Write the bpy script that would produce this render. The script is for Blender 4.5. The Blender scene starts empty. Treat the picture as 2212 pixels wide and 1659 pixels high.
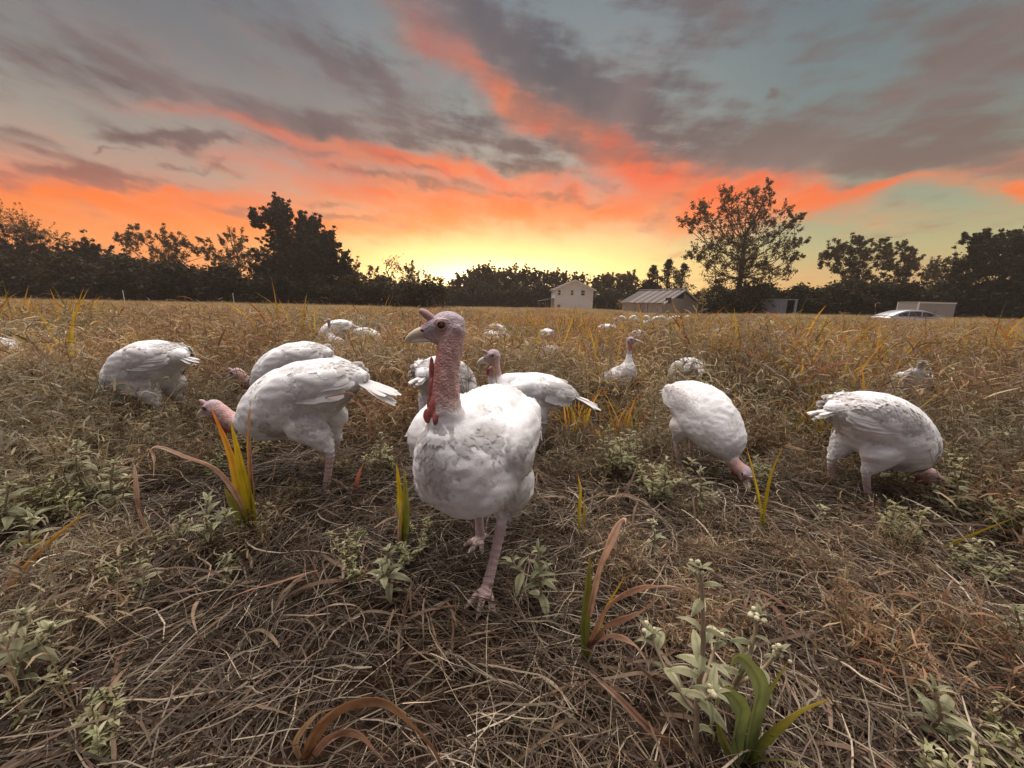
import bpy, bmesh, math, random
import numpy as np
from mathutils import Vector, Matrix, noise

C = bpy.context.scene.collection
S = bpy.context.scene
PI = math.pi

# ------------------------------------------------------------------ camera
CAM_H = 0.80
PW, PH, PF = 2212.0, 1659.0, 831.0            # working pixel grid of the photograph
PITCH, ROLL = math.radians(11.66), math.radians(1.2)
cam_data = bpy.data.cameras.new('camera')
cam = bpy.data.objects.new('camera', cam_data)
C.objects.link(cam)
cam_data.sensor_width = 36.0
cam_data.lens = 36.0 * PF / PW
cam_data.clip_start = 0.02
cam_data.clip_end = 3000
CAM_M = (Matrix.Translation((0, 0, CAM_H)) @ Matrix.Rotation(math.radians(90) - PITCH, 4, 'X') @ Matrix.Rotation(ROLL, 4, 'Z'))
cam.matrix_world = CAM_M
S.camera = cam

def ray(px, py):
    d = CAM_M.to_3x3() @ Vector(((px - PW / 2) / PF, -(py - PH / 2) / PF, -1.0))
    return d.normalized()

def ground_at(px, py, z=0.0):
    d = ray(px, py)
    t = (z - CAM_H) / d.z
    return Vector((0, 0, CAM_H)) + d * t

def at_depth(px, py, y):
    d = ray(px, py)
    return Vector((0, 0, CAM_H)) + d * (y / d.y)

def lin(r, g, b):
    f = lambda c: (c / 255 / 12.92) if c / 255 <= 0.04045 else ((c / 255 + 0.055) / 1.055) ** 2.4
    return (f(r), f(g), f(b), 1.0)

# ------------------------------------------------------------------ sky
world = bpy.data.worlds.new('World')
S.world = world
world.use_nodes = True

class NT:
    """small node graph writer"""
    def __init__(s, tree):
        s.t = tree
    def n(s, kind, **kw):
        nd = s.t.nodes.new(kind)
        for k, v in kw.items():
            setattr(nd, k, v)
        return nd
    def link(s, a, b):
        s.t.links.new(a, b)
    def inp(s, sock, v):
        if v is None: return
        if isinstance(v, bpy.types.NodeSocket): s.link(v, sock)
        else: sock.default_value = v
    def math(s, op, a, b=None, c=None, clamp=False):
        nd = s.n('ShaderNodeMath', operation=op, use_clamp=clamp)
        s.inp(nd.inputs[0], a); s.inp(nd.inputs[1], b); s.inp(nd.inputs[2], c)
        return nd.outputs[0]
    def vmath(s, op, a, b=None, scale=None):
        nd = s.n('ShaderNodeVectorMath', operation=op)
        s.inp(nd.inputs[0], a); s.inp(nd.inputs[1], b)
        if scale is not None: s.inp(nd.inputs[3], scale)
        return nd.outputs[1] if op in ('LENGTH', 'DOT_PRODUCT', 'DISTANCE') else nd.outputs[0]
    def mix(s, f, a, b, blend='MIX'):
        nd = s.n('ShaderNodeMix', data_type='RGBA', blend_type=blend)
        s.inp(nd.inputs[0], f); s.inp(nd.inputs[6], a); s.inp(nd.inputs[7], b)
        return nd.outputs[2]
    def noise(s, vec, scale, detail=4, rough=0.55, out=0, dist=0.0):
        nd = s.n('ShaderNodeTexNoise')
        if vec is not None: s.link(vec, nd.inputs['Vector'])
        nd.inputs['Scale'].default_value = scale
        nd.inputs['Detail'].default_value = detail
        nd.inputs['Roughness'].default_value = rough
        nd.inputs['Distortion'].default_value = dist
        return nd.outputs[out]
    def ramp(s, f, stops, interp='LINEAR'):
        nd = s.n('ShaderNodeValToRGB')
        cr = nd.color_ramp
        cr.interpolation = interp
        while len(cr.elements) < len(stops): cr.elements.new(0.5)
        for e, (p, c) in zip(cr.elements, stops):
            e.position = p
            e.color = c if len(c) == 4 else (*c, 1)
        s.link(f, nd.inputs[0])
        return nd.outputs[0]
    def rng(s, v, a, b, c=0.0, d=1.0, smooth=False):
        nd = s.n('ShaderNodeMapRange', interpolation_type='SMOOTHSTEP' if smooth else 'LINEAR')
        s.inp(nd.inputs[0], v)
        for i, q in enumerate((a, b, c, d)): s.inp(nd.inputs[i + 1], q)
        return nd.outputs[0]
    def comb(s, x, y, z):
        nd = s.n('ShaderNodeCombineXYZ')
        for i, q in enumerate((x, y, z)): s.inp(nd.inputs[i], q)
        return nd.outputs[0]
    def sep(s, v):
        nd = s.n('ShaderNodeSeparateXYZ'); s.link(v, nd.inputs[0])
        return nd.outputs

def azel(px, py):
    d = ray(px, py)
    return math.atan2(d.x, d.y), math.asin(d.z)

SUN_AZ, SUN_EL = azel(1050, 600)
SUN_EL = math.radians(2.0)

def build_sky():
    t = world.node_tree
    t.nodes.clear()
    N = NT(t)
    tc = N.n('ShaderNodeTexCoord')
    d = tc.outputs['Generated']
    x, y, z = N.sep(d)
    az = N.math('ARCTAN2', x, y)
    zc = N.math('MINIMUM', N.math('MAXIMUM', z, -1.0), 1.0)
    el = N.math('ARCSINE', zc)
    # cloud-layer plane coordinates: rolls run towards an azimuth about 24 degrees right
    zz = N.math('ADD', N.math('MAXIMUM', z, 0.0), 0.16)
    pl = N.comb(N.math('DIVIDE', x, zz), N.math('DIVIDE', y, zz), 0.0)
    mp = N.n('ShaderNodeMapping'); N.link(pl, mp.inputs[0])
    mp.inputs['Rotation'].default_value = (0, 0, math.radians(24))
    mp.inputs['Scale'].default_value = (1.0, 0.42, 1)
    plr = mp.outputs[0]
    fine = N.noise(plr, 1.9, 4, 0.60)
    fine2 = N.noise(N.vmath('ADD', plr, (7.3, 2.1, 4.0)), 4.2, 4, 0.60)
    big = N.noise(N.vmath('ADD', plr, (3.1, 9.7, 1.0)), 0.75, 2, 0.5)
    skew = N.comb(N.math('MULTIPLY', az, 1.0), N.math('MULTIPLY', el, 2.6), 0.0)
    mp2 = N.n('ShaderNodeMapping'); N.link(skew, mp2.inputs[0])
    mp2.inputs['Rotation'].default_value = (0, 0, math.radians(22))
    fine3 = N.noise(N.vmath('MULTIPLY', mp2.outputs[0], (1.0, 2.4, 1.0)), 6.5, 5, 0.62)
    fine4 = N.noise(N.vmath('ADD', N.vmath('MULTIPLY', mp2.outputs[0], (1.0, 1.6, 1.0)), (5.0, 3.0, 0)), 8.5, 5, 0.60)
    # warp in angle space
    p0 = N.comb(az, el, 0.0)
    w1 = N.noise(d, 7.0, 4, 0.66, out=1)
    w2 = N.noise(plr, 2.6, 3, 0.62, out=1)
    wv = N.vmath('ADD', N.vmath('SUBTRACT', w1, (0.5, 0.5, 0.5)), N.vmath('SUBTRACT', w2, (0.5, 0.5, 0.5)))
    wv = N.vmath('MULTIPLY', wv, (0.15, 0.075, 0.0))
    p = N.vmath('ADD', p0, wv)
    p = N.vmath('MULTIPLY', p, (1, 1, 0))

    def streak(x0, y0, x1, y1, w, s, soft=2.2):
        a0, e0 = azel(x0, y0); a1, e1 = azel(x1, y1)
        mx, my = (x0 + x1) / 2, (y0 + y1) / 2
        L = math.hypot(x1 - x0, y1 - y0)
        nx, ny = -(y1 - y0) / max(L, 1e-3), (x1 - x0) / max(L, 1e-3)
        aw, ew = azel(mx + nx * w, my + ny * w)
        ac, ec = azel(mx, my)
        W = math.hypot(aw - ac, ew - ec)
        H = math.hypot(a1 - a0, e1 - e0) / 2 + W * 0.6
        nd = N.n('ShaderNodeMapping', vector_type='TEXTURE')
        N.link(p, nd.inputs[0])
        nd.inputs['Location'].default_value = ((a0 + a1) / 2, (e0 + e1) / 2, 0)
        nd.inputs['Rotation'].default_value = (0, 0, math.atan2(e1 - e0, a1 - a0))
        nd.inputs['Scale'].default_value = (H, W, 1)
        r = N.vmath('LENGTH', nd.outputs[0])
        g = N.math('MULTIPLY', N.math('POWER', r, soft), -0.75)
        return N.math('MULTIPLY', N.math('EXPONENT', g), s)

    def total(lst):
        acc = None
        for q in lst:
            m = streak(*q)
            # soft union 1-(1-a)(1-b)
            acc = m if acc is None else N.math('SUBTRACT', N.math('ADD', acc, m), N.math('MULTIPLY', acc, m))
        return acc

    # ---- clear sky
    elf = N.math('DIVIDE', el, math.radians(60))
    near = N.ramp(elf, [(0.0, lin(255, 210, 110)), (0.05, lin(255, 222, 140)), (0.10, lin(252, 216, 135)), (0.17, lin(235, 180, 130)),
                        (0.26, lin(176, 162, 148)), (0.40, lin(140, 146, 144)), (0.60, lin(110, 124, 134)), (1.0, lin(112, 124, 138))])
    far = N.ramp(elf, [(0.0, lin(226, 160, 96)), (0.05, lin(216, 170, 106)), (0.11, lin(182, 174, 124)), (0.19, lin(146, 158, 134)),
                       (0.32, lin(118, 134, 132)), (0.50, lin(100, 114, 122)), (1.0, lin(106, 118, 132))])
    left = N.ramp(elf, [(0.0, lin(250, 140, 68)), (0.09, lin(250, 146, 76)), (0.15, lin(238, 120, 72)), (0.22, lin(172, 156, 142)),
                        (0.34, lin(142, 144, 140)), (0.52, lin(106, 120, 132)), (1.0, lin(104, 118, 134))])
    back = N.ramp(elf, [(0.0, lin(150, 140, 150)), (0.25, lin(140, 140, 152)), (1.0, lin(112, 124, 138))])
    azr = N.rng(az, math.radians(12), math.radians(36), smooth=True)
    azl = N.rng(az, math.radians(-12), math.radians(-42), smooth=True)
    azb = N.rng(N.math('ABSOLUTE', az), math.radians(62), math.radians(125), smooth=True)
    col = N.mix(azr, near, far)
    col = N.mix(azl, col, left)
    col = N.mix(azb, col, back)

    # ---- lit (orange) undersides
    O = total([
        (-250, 405, 520, 428, 24, 0.95), (300, 458, 960, 480, 30, 0.80), (-300, 470, 560, 505, 50, 0.75),
        (540, 255, 800, 335, 17, 0.60), (740, 322, 1180, 396, 20, 1.0), (640, 395, 1480, 452, 36, 0.92), (1000, 425, 1560, 480, 34, 0.62),
        (300, 218, 560, 272, 13, 0.40), (560, 330, 900, 380, 40, 0.42),
        (870, -10, 1010, 165, 42, 0.60), (1015, 160, 1230, 280, 36, 0.95), (1220, 268, 1460, 390, 46, 1.0),
        (1400, 380, 1770, 420, 42, 0.95), (1450, 430, 1800, 440, 30, 0.6), (1720, 415, 2060, 388, 16, 0.75),
        (2165, 402, 2300, 408, 18, 0.85), (2150, 350, 2330, 330, 34, 0.45), (1840, 478, 1990, 500, 14, 0.22),
    ])
    O = N.rng(N.math('ADD', O, N.math('MULTIPLY', N.math('SUBTRACT', N.math('ADD', N.math('MULTIPLY', fine, 0.5), N.math('MULTIPLY', fine3, 0.5)), 0.5), 1.5)), -0.02, 1.04, smooth=True)
    # ---- dark cloud bodies
    K = total([
        (300, 150, 560, 245, 40, 0.62), (480, 222, 900, 300, 26, 0.92), (265, 283, 560, 322, 15, 0.92), (-200, 345, 420, 398, 20, 0.85),
        (690, 105, 900, 245, 48, 0.68), (920, 245, 1330, 345, 38, 0.80), (1000, 330, 1380, 415, 17, 0.55), (820, 345, 1000, 392, 7, 0.55),
        (900, -60, 1120, 115, 84, 0.92), (1130, 130, 1460, 285, 66, 0.98), (1350, 255, 1980, 335, 62, 0.86),
        (1860, 190, 2400, 250, 84, 0.72), (1500, 330, 2150, 340, 34, 0.55), (200, 333, 290, 322, 7, 0.7), (370, 352, 480, 362, 9, 0.7),
        (1686, 186, 1712, 178, 7, 0.6), (760, 468, 985, 480, 6, 0.35), (640, 424, 740, 430, 7, 0.5),
        (1300, -60, 1700, 60, 70, 0.55), (-100, 130, 350, 140, 60, 0.50), (1950, 40, 2250, 90, 60, 0.55), (1300, 120, 1600, 230, 60, 0.5), (-100, 290, 200, 300, 25, 0.3),
        (300, 440, 900, 462, 8, 0.55), (1000, 404, 1400, 442, 8, 0.55), (560, 290, 760, 345, 9, 0.45), (640, 60, 760, 130, 40, 0.4), (1900, 300, 2250, 330, 40, 0.45), (700, 355, 1050, 425, 7, 0.5),
    ])
    K = N.rng(N.math('ADD', K, N.math('MULTIPLY', N.math('SUBTRACT', N.math('ADD', N.math('MULTIPLY', fine2, 0.5), N.math('MULTIPLY', fine4, 0.5)), 0.5), 3.4)), 0.08, 0.88, smooth=True)
    # general thin cloud away from the painted streaks, over the whole dome
    gen = N.rng(N.math('ADD', N.math('MULTIPLY', big, 0.6), N.math('MULTIPLY', fine, 0.4)), 0.43, 0.60, 0.0, 0.48, smooth=True)
    gen = N.math('MULTIPLY', gen, N.rng(el, math.radians(9), math.radians(24)))
    K = N.math('MINIMUM', N.math('SUBTRACT', N.math('ADD', K, gen), N.math('MULTIPLY', K, gen)), 1.0)

    ocol = N.ramp(elf, [(0.0, lin(255, 170, 80)), (0.10, lin(255, 146, 60)), (0.16, lin(255, 118, 36)), (0.26, lin(248, 94, 40)),
                        (0.40, lin(206, 92, 62)), (0.6, lin(160, 100, 90))])
    hot = N.rng(fine2, 0.42, 0.62, 0.0, 0.55, smooth=True)
    ocol = N.mix(hot, ocol, N.mix(0.5, ocol, lin(255, 168, 110)))
    kcol = N.ramp(elf, [(0.0, lin(205, 110, 80)), (0.14, lin(182, 104, 86)), (0.24, lin(106, 78, 76)), (0.42, lin(80, 76, 84)), (0.7, lin(76, 82, 96)), (1.0, lin(98, 98, 108))])
    kcol = N.mix(N.math('MULTIPLY', azr, 0.5), kcol, lin(128, 112, 102))
    kcol = N.mix(N.rng(fine, 0.40, 0.66, 0.0, 0.45, smooth=True), kcol, lin(140, 118, 116))
    col = N.mix(N.math('MULTIPLY', O, 0.96), col, ocol)
    # dark bodies cover the orange except along its brightest edge
    kf = N.math('MULTIPLY', K, N.rng(O, 0.0, 1.0, 0.95, 0.62))
    col = N.mix(kf, col, kcol)

    # ---- glow about the hidden sun
    g = N.n('ShaderNodeMapping', vector_type='TEXTURE')
    N.link(N.vmath('MULTIPLY', N.vmath('ADD', p0, N.vmath('SCALE', wv, scale=0.5)), (1, 1, 0)), g.inputs[0])
    g.inputs['Location'].default_value = (azel(1080, 575)[0], math.radians(3.0), 0)
    g.inputs['Scale'].default_value = (math.radians(22), math.radians(6.0), 1)
    gl = N.math('EXPONENT', N.math('MULTIPLY', N.math('POWER', N.vmath('LENGTH', g.outputs[0]), 1.7), -1.0))
    g2 = N.n('ShaderNodeMapping', vector_type='TEXTURE')
    N.link(p0, g2.inputs[0])
    g2.inputs['Location'].default_value = (azel(1060, 575)[0], math.radians(3.2), 0)
    g2.inputs['Scale'].default_value = (math.radians(9), math.radians(2.0), 1)
    gl2 = N.math('EXPONENT', N.math('MULTIPLY', N.math('POWER', N.vmath('LENGTH', g2.outputs[0]), 1.6), -1.0))
    glow = N.vmath('ADD', N.vmath('SCALE', (0.95, 0.58, 0.20), scale=gl), N.vmath('SCALE', (3.2, 2.5, 1.5), scale=gl2))
    colv = N.vmath('ADD', col, glow)
    # below the horizon: earth colour, never seen past the ground sheet
    below = N.rng(z, -0.05, -0.02)
    colv = N.mix(below, lin(90, 70, 55), colv)
    # physical sky under the painted clouds, for the light of the clear part of the dome
    sky = N.n('ShaderNodeTexSky', sky_type='NISHITA', sun_disc=False)
    sky.sun_elevation = SUN_EL
    sky.sun_rotation = SUN_AZ
    sky.air_density = 1.0; sky.dust_density = 2.0; sky.ozone_density = 1.0
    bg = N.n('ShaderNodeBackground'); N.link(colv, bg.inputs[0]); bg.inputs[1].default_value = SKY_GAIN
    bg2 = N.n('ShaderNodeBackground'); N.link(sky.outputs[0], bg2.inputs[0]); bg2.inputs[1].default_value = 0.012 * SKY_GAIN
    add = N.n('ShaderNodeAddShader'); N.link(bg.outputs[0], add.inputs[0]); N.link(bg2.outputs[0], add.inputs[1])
    out = N.n('ShaderNodeOutputWorld')
    N.link(add.outputs[0], out.inputs[0])

EXPOSURE = 2.0
SKY_GAIN = 2.0 ** (-EXPOSURE)
build_sky()
world.cycles.sampling_method = 'NONE'      # a smooth bright dome: bounced rays find it well enough

# one broad, soft sun: the light of the bright cloudy dawn sky
sun_data = bpy.data.lights.new('sun', 'SUN')
sun = bpy.data.objects.new('sun', sun_data)
C.objects.link(sun)
sun_data.energy = 1.5
sun_data.angle = math.radians(78)
sun_data.color = (1.0, 0.905, 0.86)
_se = math.radians(70)
_sd = Vector((math.sin(SUN_AZ) * math.cos(_se), math.cos(SUN_AZ) * math.cos(_se), math.sin(_se)))
sun.rotation_euler = _sd.to_track_quat('Z', 'Y').to_euler()

vs = S.view_settings
vs.view_transform = 'Standard'
vs.look = 'None'
vs.exposure = EXPOSURE
vs.gamma = 1.0
vs.use_curve_mapping = False
S.cycles.max_bounces = 3
S.cycles.diffuse_bounces = 2
S.cycles.glossy_bounces = 2
S.cycles.transmission_bounces = 3
S.cycles.transparent_max_bounces = 4
S.cycles.use_denoising = True

# ------------------------------------------------------------------ helpers: objects and tags
def tag(o, label=None, category=None, group=None, kind=None):
    if label: o['label'] = label
    if category: o['category'] = category
    if group: o['group'] = group
    if kind: o['kind'] = kind
    return o

def empty(name, loc=(0, 0, 0), rz=0.0, sc=1.0):
    o = bpy.data.objects.new(name, None)
    C.objects.link(o)
    o.location = loc
    o.rotation_euler = (0, 0, rz)
    o.scale = (sc, sc, sc)
    o.empty_display_size = 0.1
    return o

def mesh_np(name, V, F, cols=None, smooth=False):
    """V (n,3); F list of faces or int array (m,k); cols (n,3|4) point colours"""
    me = bpy.data.meshes.new(name)
    V = np.asarray(V, dtype=np.float32)
    if isinstance(F, np.ndarray):
        m, k = F.shape
        me.vertices.add(len(V)); me.vertices.foreach_set('co', V.ravel())
        me.loops.add(m * k); me.loops.foreach_set('vertex_index', F.astype(np.int32).ravel())
        me.polygons.add(m)
        me.polygons.foreach_set('loop_start', np.arange(0, m * k, k, dtype=np.int32))
        me.update(calc_edges=True)
    else:
        me.from_pydata([tuple(map(float, v)) for v in V], [], [tuple(f) for f in F])
        me.update()
    if smooth:
        me.polygons.foreach_set('use_smooth', np.ones(len(me.polygons), dtype=bool))
    if cols is not None:
        cols = np.asarray(cols, dtype=np.float32)
        if cols.shape[1] == 3: cols = np.hstack([cols, np.ones((len(cols), 1), np.float32)])
        a = me.color_attributes.new('Col', 'FLOAT_COLOR', 'POINT')
        a.data.foreach_set('color', cols.ravel())
    return me

def put(name, me, mat=None, parent=None, loc=None, rot=None):
    o = bpy.data.objects.new(name, me)
    C.objects.link(o)
    if mat is not None and not me.materials: me.materials.append(mat)
    if parent is not None: o.parent = parent
    if loc is not None: o.location = loc
    if rot is not None: o.rotation_euler = rot
    return o

def copy_tree(root):
    r = root.copy(); C.objects.link(r)
    for ch in list(root.children):
        c = ch.copy(); C.objects.link(c); c.parent = r
        for g in list(ch.children):
            d = g.copy(); C.objects.link(d); d.parent = c
    return r

class Acc:
    """collects vertices and faces for one mesh"""
    def __init__(s):
        s.V, s.F, s.K, s.n = [], [], [], 0
    def add(s, V, F, col=None):
        V = np.asarray(V, float)
        s.V.append(V)
        s.F += [tuple(int(i) + s.n for i in f) for f in F]
        s.K.append(np.tile(np.array(col if col is not None else (1, 1, 1), float)[:3], (len(V), 1)))
        s.n += len(V)
    def box(s, x0, x1, y0, y1, z0, z1, col=None):
        V = [(x, y, z) for z in (z0, z1) for y in (y0, y1) for x in (x0, x1)]
        s.add(V, [(0, 2, 3, 1), (4, 5, 7, 6), (0, 1, 5, 4), (2, 6, 7, 3), (0, 4, 6, 2), (1, 3, 7, 5)], col)
    def tube(s, pts, radii, sides=6, col=None, caps=True):
        pts = [Vector(p) for p in pts]
        rings = []
        n = len(pts)
        up = Vector((0.13, 0.21, 1)).normalized()
        for i, p in enumerate(pts):
            t = (pts[min(i + 1, n - 1)] - pts[max(i - 1, 0)])
            t = t.normalized() if t.length > 1e-9 else Vector((0, 0, 1))
            a = t.cross(up)
            if a.length < 0.1: a = t.cross(Vector((1, 0, 0)))
            a.normalize(); b = t.cross(a)
            r = radii[i] if hasattr(radii, '__len__') else radii
            rings.append([p + (a * math.cos(k * 2 * PI / sides) + b * math.sin(k * 2 * PI / sides)) * r for k in range(sides)])
        V = [v for rg in rings for v in rg]
        F = []
        for i in range(n - 1):
            for k in range(sides):
                F.append((i * sides + k, i * sides + (k + 1) % sides, (i + 1) * sides + (k + 1) % sides, (i + 1) * sides + k))
        if caps:
            F.append(tuple(range(sides))[::-1]); F.append(tuple((n - 1) * sides + k for k in range(sides)))
        s.add(V, F, col)
    def mesh(s, name, smooth=False):
        return mesh_np(name, np.vstack(s.V), s.F, np.vstack(s.K), smooth)
    def build(s, name, mat=None, parent=None, smooth=False):
        return put(name, s.mesh(name, smooth), mat, parent)

# ------------------------------------------------------------------ materials
def new_mat(name):
    m = bpy.data.materials.new(name); m.use_nodes = True
    m.node_tree.nodes.clear()
    return m, NT(m.node_tree)

def surf_out(N, sh):
    o = N.n('ShaderNodeOutputMaterial'); N.link(sh, o.inputs[0]); return o

def leaf_material(name, alt=None, gain=1.0, var=0.35, trans=0.45, gloss=0.25, use_attr=True, base=(0.1, 0.1, 0.05), nscale=18.0, obj_var=0.25, tint=(1.25, 1.05, 0.55)):
    m, N = new_mat(name)
    if use_attr:
        a = N.n('ShaderNodeAttribute'); a.attribute_name = 'Col'; col = a.outputs[0]
    else:
        rgb = N.n('ShaderNodeRGB'); rgb.outputs[0].default_value = (*base, 1); col = rgb.outputs[0]
    geo = N.n('ShaderNodeNewGeometry')
    nz = N.noise(geo.outputs['Position'], nscale, 3, 0.6)
    f = N.rng(nz, 0.3, 0.7, 1 - var, 1 + var)
    if alt is not None:      # slow drift of hue over the field, as growth and moisture change
        lum = N.vmath('DOT_PRODUCT', col, (0.3, 0.6, 0.1))
        nb = N.noise(geo.outputs['Position'], 0.42, 4, 0.6)
        col = N.mix(N.rng(nb, 0.40, 0.62, 0.0, alt[1]), col, N.vmath('SCALE', alt[0], scale=lum))
    oi = N.n('ShaderNodeObjectInfo')
    f2 = N.rng(oi.outputs['Random'], 0, 1, (1 - obj_var) * gain, (1 + obj_var) * gain)
    col = N.vmath('SCALE', N.vmath('SCALE', col, scale=f), scale=f2)
    b = N.n('ShaderNodeBsdfPrincipled')
    N.link(col, b.inputs['Base Color']); b.inputs['Roughness'].default_value = 0.62
    b.inputs['Specular IOR Level'].default_value = gloss
    tr = N.n('ShaderNodeBsdfTranslucent'); N.link(N.vmath('MULTIPLY', col, tint), tr.inputs[0])
    mx = N.n('ShaderNodeMixShader'); mx.inputs[0].default_value = trans
    N.link(b.outputs[0], mx.inputs[1]); N.link(tr.outputs[0], mx.inputs[2])
    surf_out(N, mx.outputs[0])
    return m

def plain_material(name, base, rough=0.6, metal=0.0, var=0.12, nscale=4.0, stain=None, stain_amt=0.0, bump=0.0, spec=0.4, coat=0.0):
    m, N = new_mat(name)
    tc = N.n('ShaderNodeTexCoord')
    nz = N.noise(tc.outputs['Object'], nscale, 5, 0.6)
    nz2 = N.noise(tc.outputs['Object'], nscale * 6, 4, 0.6)
    f = N.math('MULTIPLY', N.rng(nz, 0.3, 0.7, 1 - var, 1 + var), N.rng(nz2, 0.3, 0.7, 1 - var * 0.5, 1 + var * 0.5))
    col = N.vmath('SCALE', base[:3], scale=f)
    if stain is not None:
        sf = N.rng(nz, 0.5, 0.68, 0.0, stain_amt)
        col = N.mix(sf, col, (*stain[:3], 1))
    b = N.n('ShaderNodeBsdfPrincipled')
    N.link(col, b.inputs['Base Color'])
    b.inputs['Roughness'].default_value = rough; b.inputs['Metallic'].default_value = metal
    b.inputs['Specular IOR Level'].default_value = spec
    b.inputs['Coat Weight'].default_value = coat
    if bump:
        bp = N.n('ShaderNodeBump'); bp.inputs['Strength'].default_value = bump; bp.inputs['Distance'].default_value = 0.01
        N.link(nz2, bp.inputs['Height']); N.link(bp.outputs[0], b.inputs['Normal'])
    surf_out(N, b.outputs[0])
    return m

def bird_material():
    """one skin for the continuous body: the Col attribute separates feathering, bare skin and shanks; alpha = bare skin"""
    m, N = new_mat('bird_skin_and_down')
    a = N.n('ShaderNodeAttribute'); a.attribute_name = 'Col'
    tc = N.n('ShaderNodeTexCoord')
    pos = tc.outputs['Object']
    n1 = N.noise(pos, 14, 5, 0.6); n2 = N.noise(pos, 90, 4, 0.65)
    v = N.n('ShaderNodeTexVoronoi'); v.inputs['Scale'].default_value = 190; N.link(N.vmath('ADD', pos, N.vmath('SCALE', N.noise(pos, 40, 3, 0.5, out=1), scale=0.02)), v.inputs[0])
    skin = a.outputs['Alpha']
    f = N.rng(n1, 0.3, 0.7, 0.86, 1.1)
    col = N.vmath('SCALE', a.outputs[0], scale=f)
    # pale crusty pimples on bare skin
    pim = N.math('MULTIPLY', N.rng(v.outputs[0], 0.15, 0.45, 0.50, 0.0), skin)
    col = N.mix(pim, col, lin(226, 190, 184))
    red = N.math('MULTIPLY', N.rng(n2, 0.45, 0.7, 0.0, 0.30), skin)
    col = N.mix(red, col, lin(176, 92, 88))
    b = N.n('ShaderNodeBsdfPrincipled')
    N.link(col, b.inputs['Base Color'])
    b.inputs['Roughness'].default_value = 0.68
    b.inputs['Specular IOR Level'].default_value = 0.25
    b.inputs['Subsurface Weight'].default_value = 0.15
    b.inputs['Subsurface Scale'].default_value = 0.006
    b.inputs['Sheen Weight'].default_value = 0.25
    h = N.math('ADD', N.math('MULTIPLY', n2, 0.6), N.math('MULTIPLY', v.outputs[0], N.math('MULTIPLY', skin, 0.9)))
    bp = N.n('ShaderNodeBump'); bp.inputs['Strength'].default_value = 0.75; bp.inputs['Distance'].default_value = 0.004
    N.link(h, bp.inputs['Height']); N.link(bp.outputs[0], b.inputs['Normal'])
    surf_out(N, b.outputs[0])
    return m

M = {}
M['bird'] = bird_material()
M['feather'] = leaf_material('white_feather', var=0.05, trans=0.26, gloss=0.15, nscale=30, obj_var=0.03, tint=(1.05, 0.98, 0.93))
M['beak'] = plain_material('horn', lin(214, 200, 176), 0.42, var=0.10, nscale=40, stain=lin(170, 140, 120), stain_amt=0.5, spec=0.5)
M['snood'] = plain_material('snood_skin', lin(176, 138, 136), 0.6, var=0.15, nscale=90, bump=0.4)
M['eye'] = plain_material('eye_brown', lin(50, 30, 20), 0.06, var=0.1, nscale=60, spec=0.9)
M['lid'] = plain_material('eyelid_skin', lin(168, 126, 120), 0.6, var=0.12, nscale=120, bump=0.3)
M['wattle'] = plain_material('wattle_red', lin(178, 92, 84), 0.5, var=0.22, nscale=70, bump=0.7)
M['nostril'] = plain_material('nostril_dark', lin(70, 36, 34), 0.8)

# ------------------------------------------------------------------ turkeys
def _ico(sub):
    bm = bmesh.new(); bmesh.ops.create_icosphere(bm, subdivisions=sub, radius=1.0)
    V = np.array([v.co[:] for v in bm.verts]); F = np.array([[v.index for v in f.verts] for f in bm.faces]); bm.free()
    return V, F
ICO_V, ICO_F = _ico(3)

FEATHER = (0.80, 0.785, 0.77)
SKIN_NECK = lin(188, 150, 142)[:3]
SKIN_RED = lin(184, 116, 104)[:3]
SKIN_HEAD = lin(196, 166, 162)[:3]
SKIN_BLUE = lin(176, 166, 174)[:3]
SHANK = lin(206, 178, 172)[:3]

def catmull(P, n):
    P = np.asarray(P, float)
    P = np.vstack([2 * P[0] - P[1], P, 2 * P[-1] - P[-2]])
    out = []
    for i in range(1, len(P) - 2):
        for t in np.linspace(0, 1, n, endpoint=False):
            a, b, c, d = P[i - 1], P[i], P[i + 1], P[i + 2]
            out.append(0.5 * ((2 * b) + (-a + c) * t + (2 * a - 5 * b + 4 * c - d) * t * t + (-a + 3 * b - 3 * c + d) * t ** 3))
    out.append(P[-2])
    return np.array(out)

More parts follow.
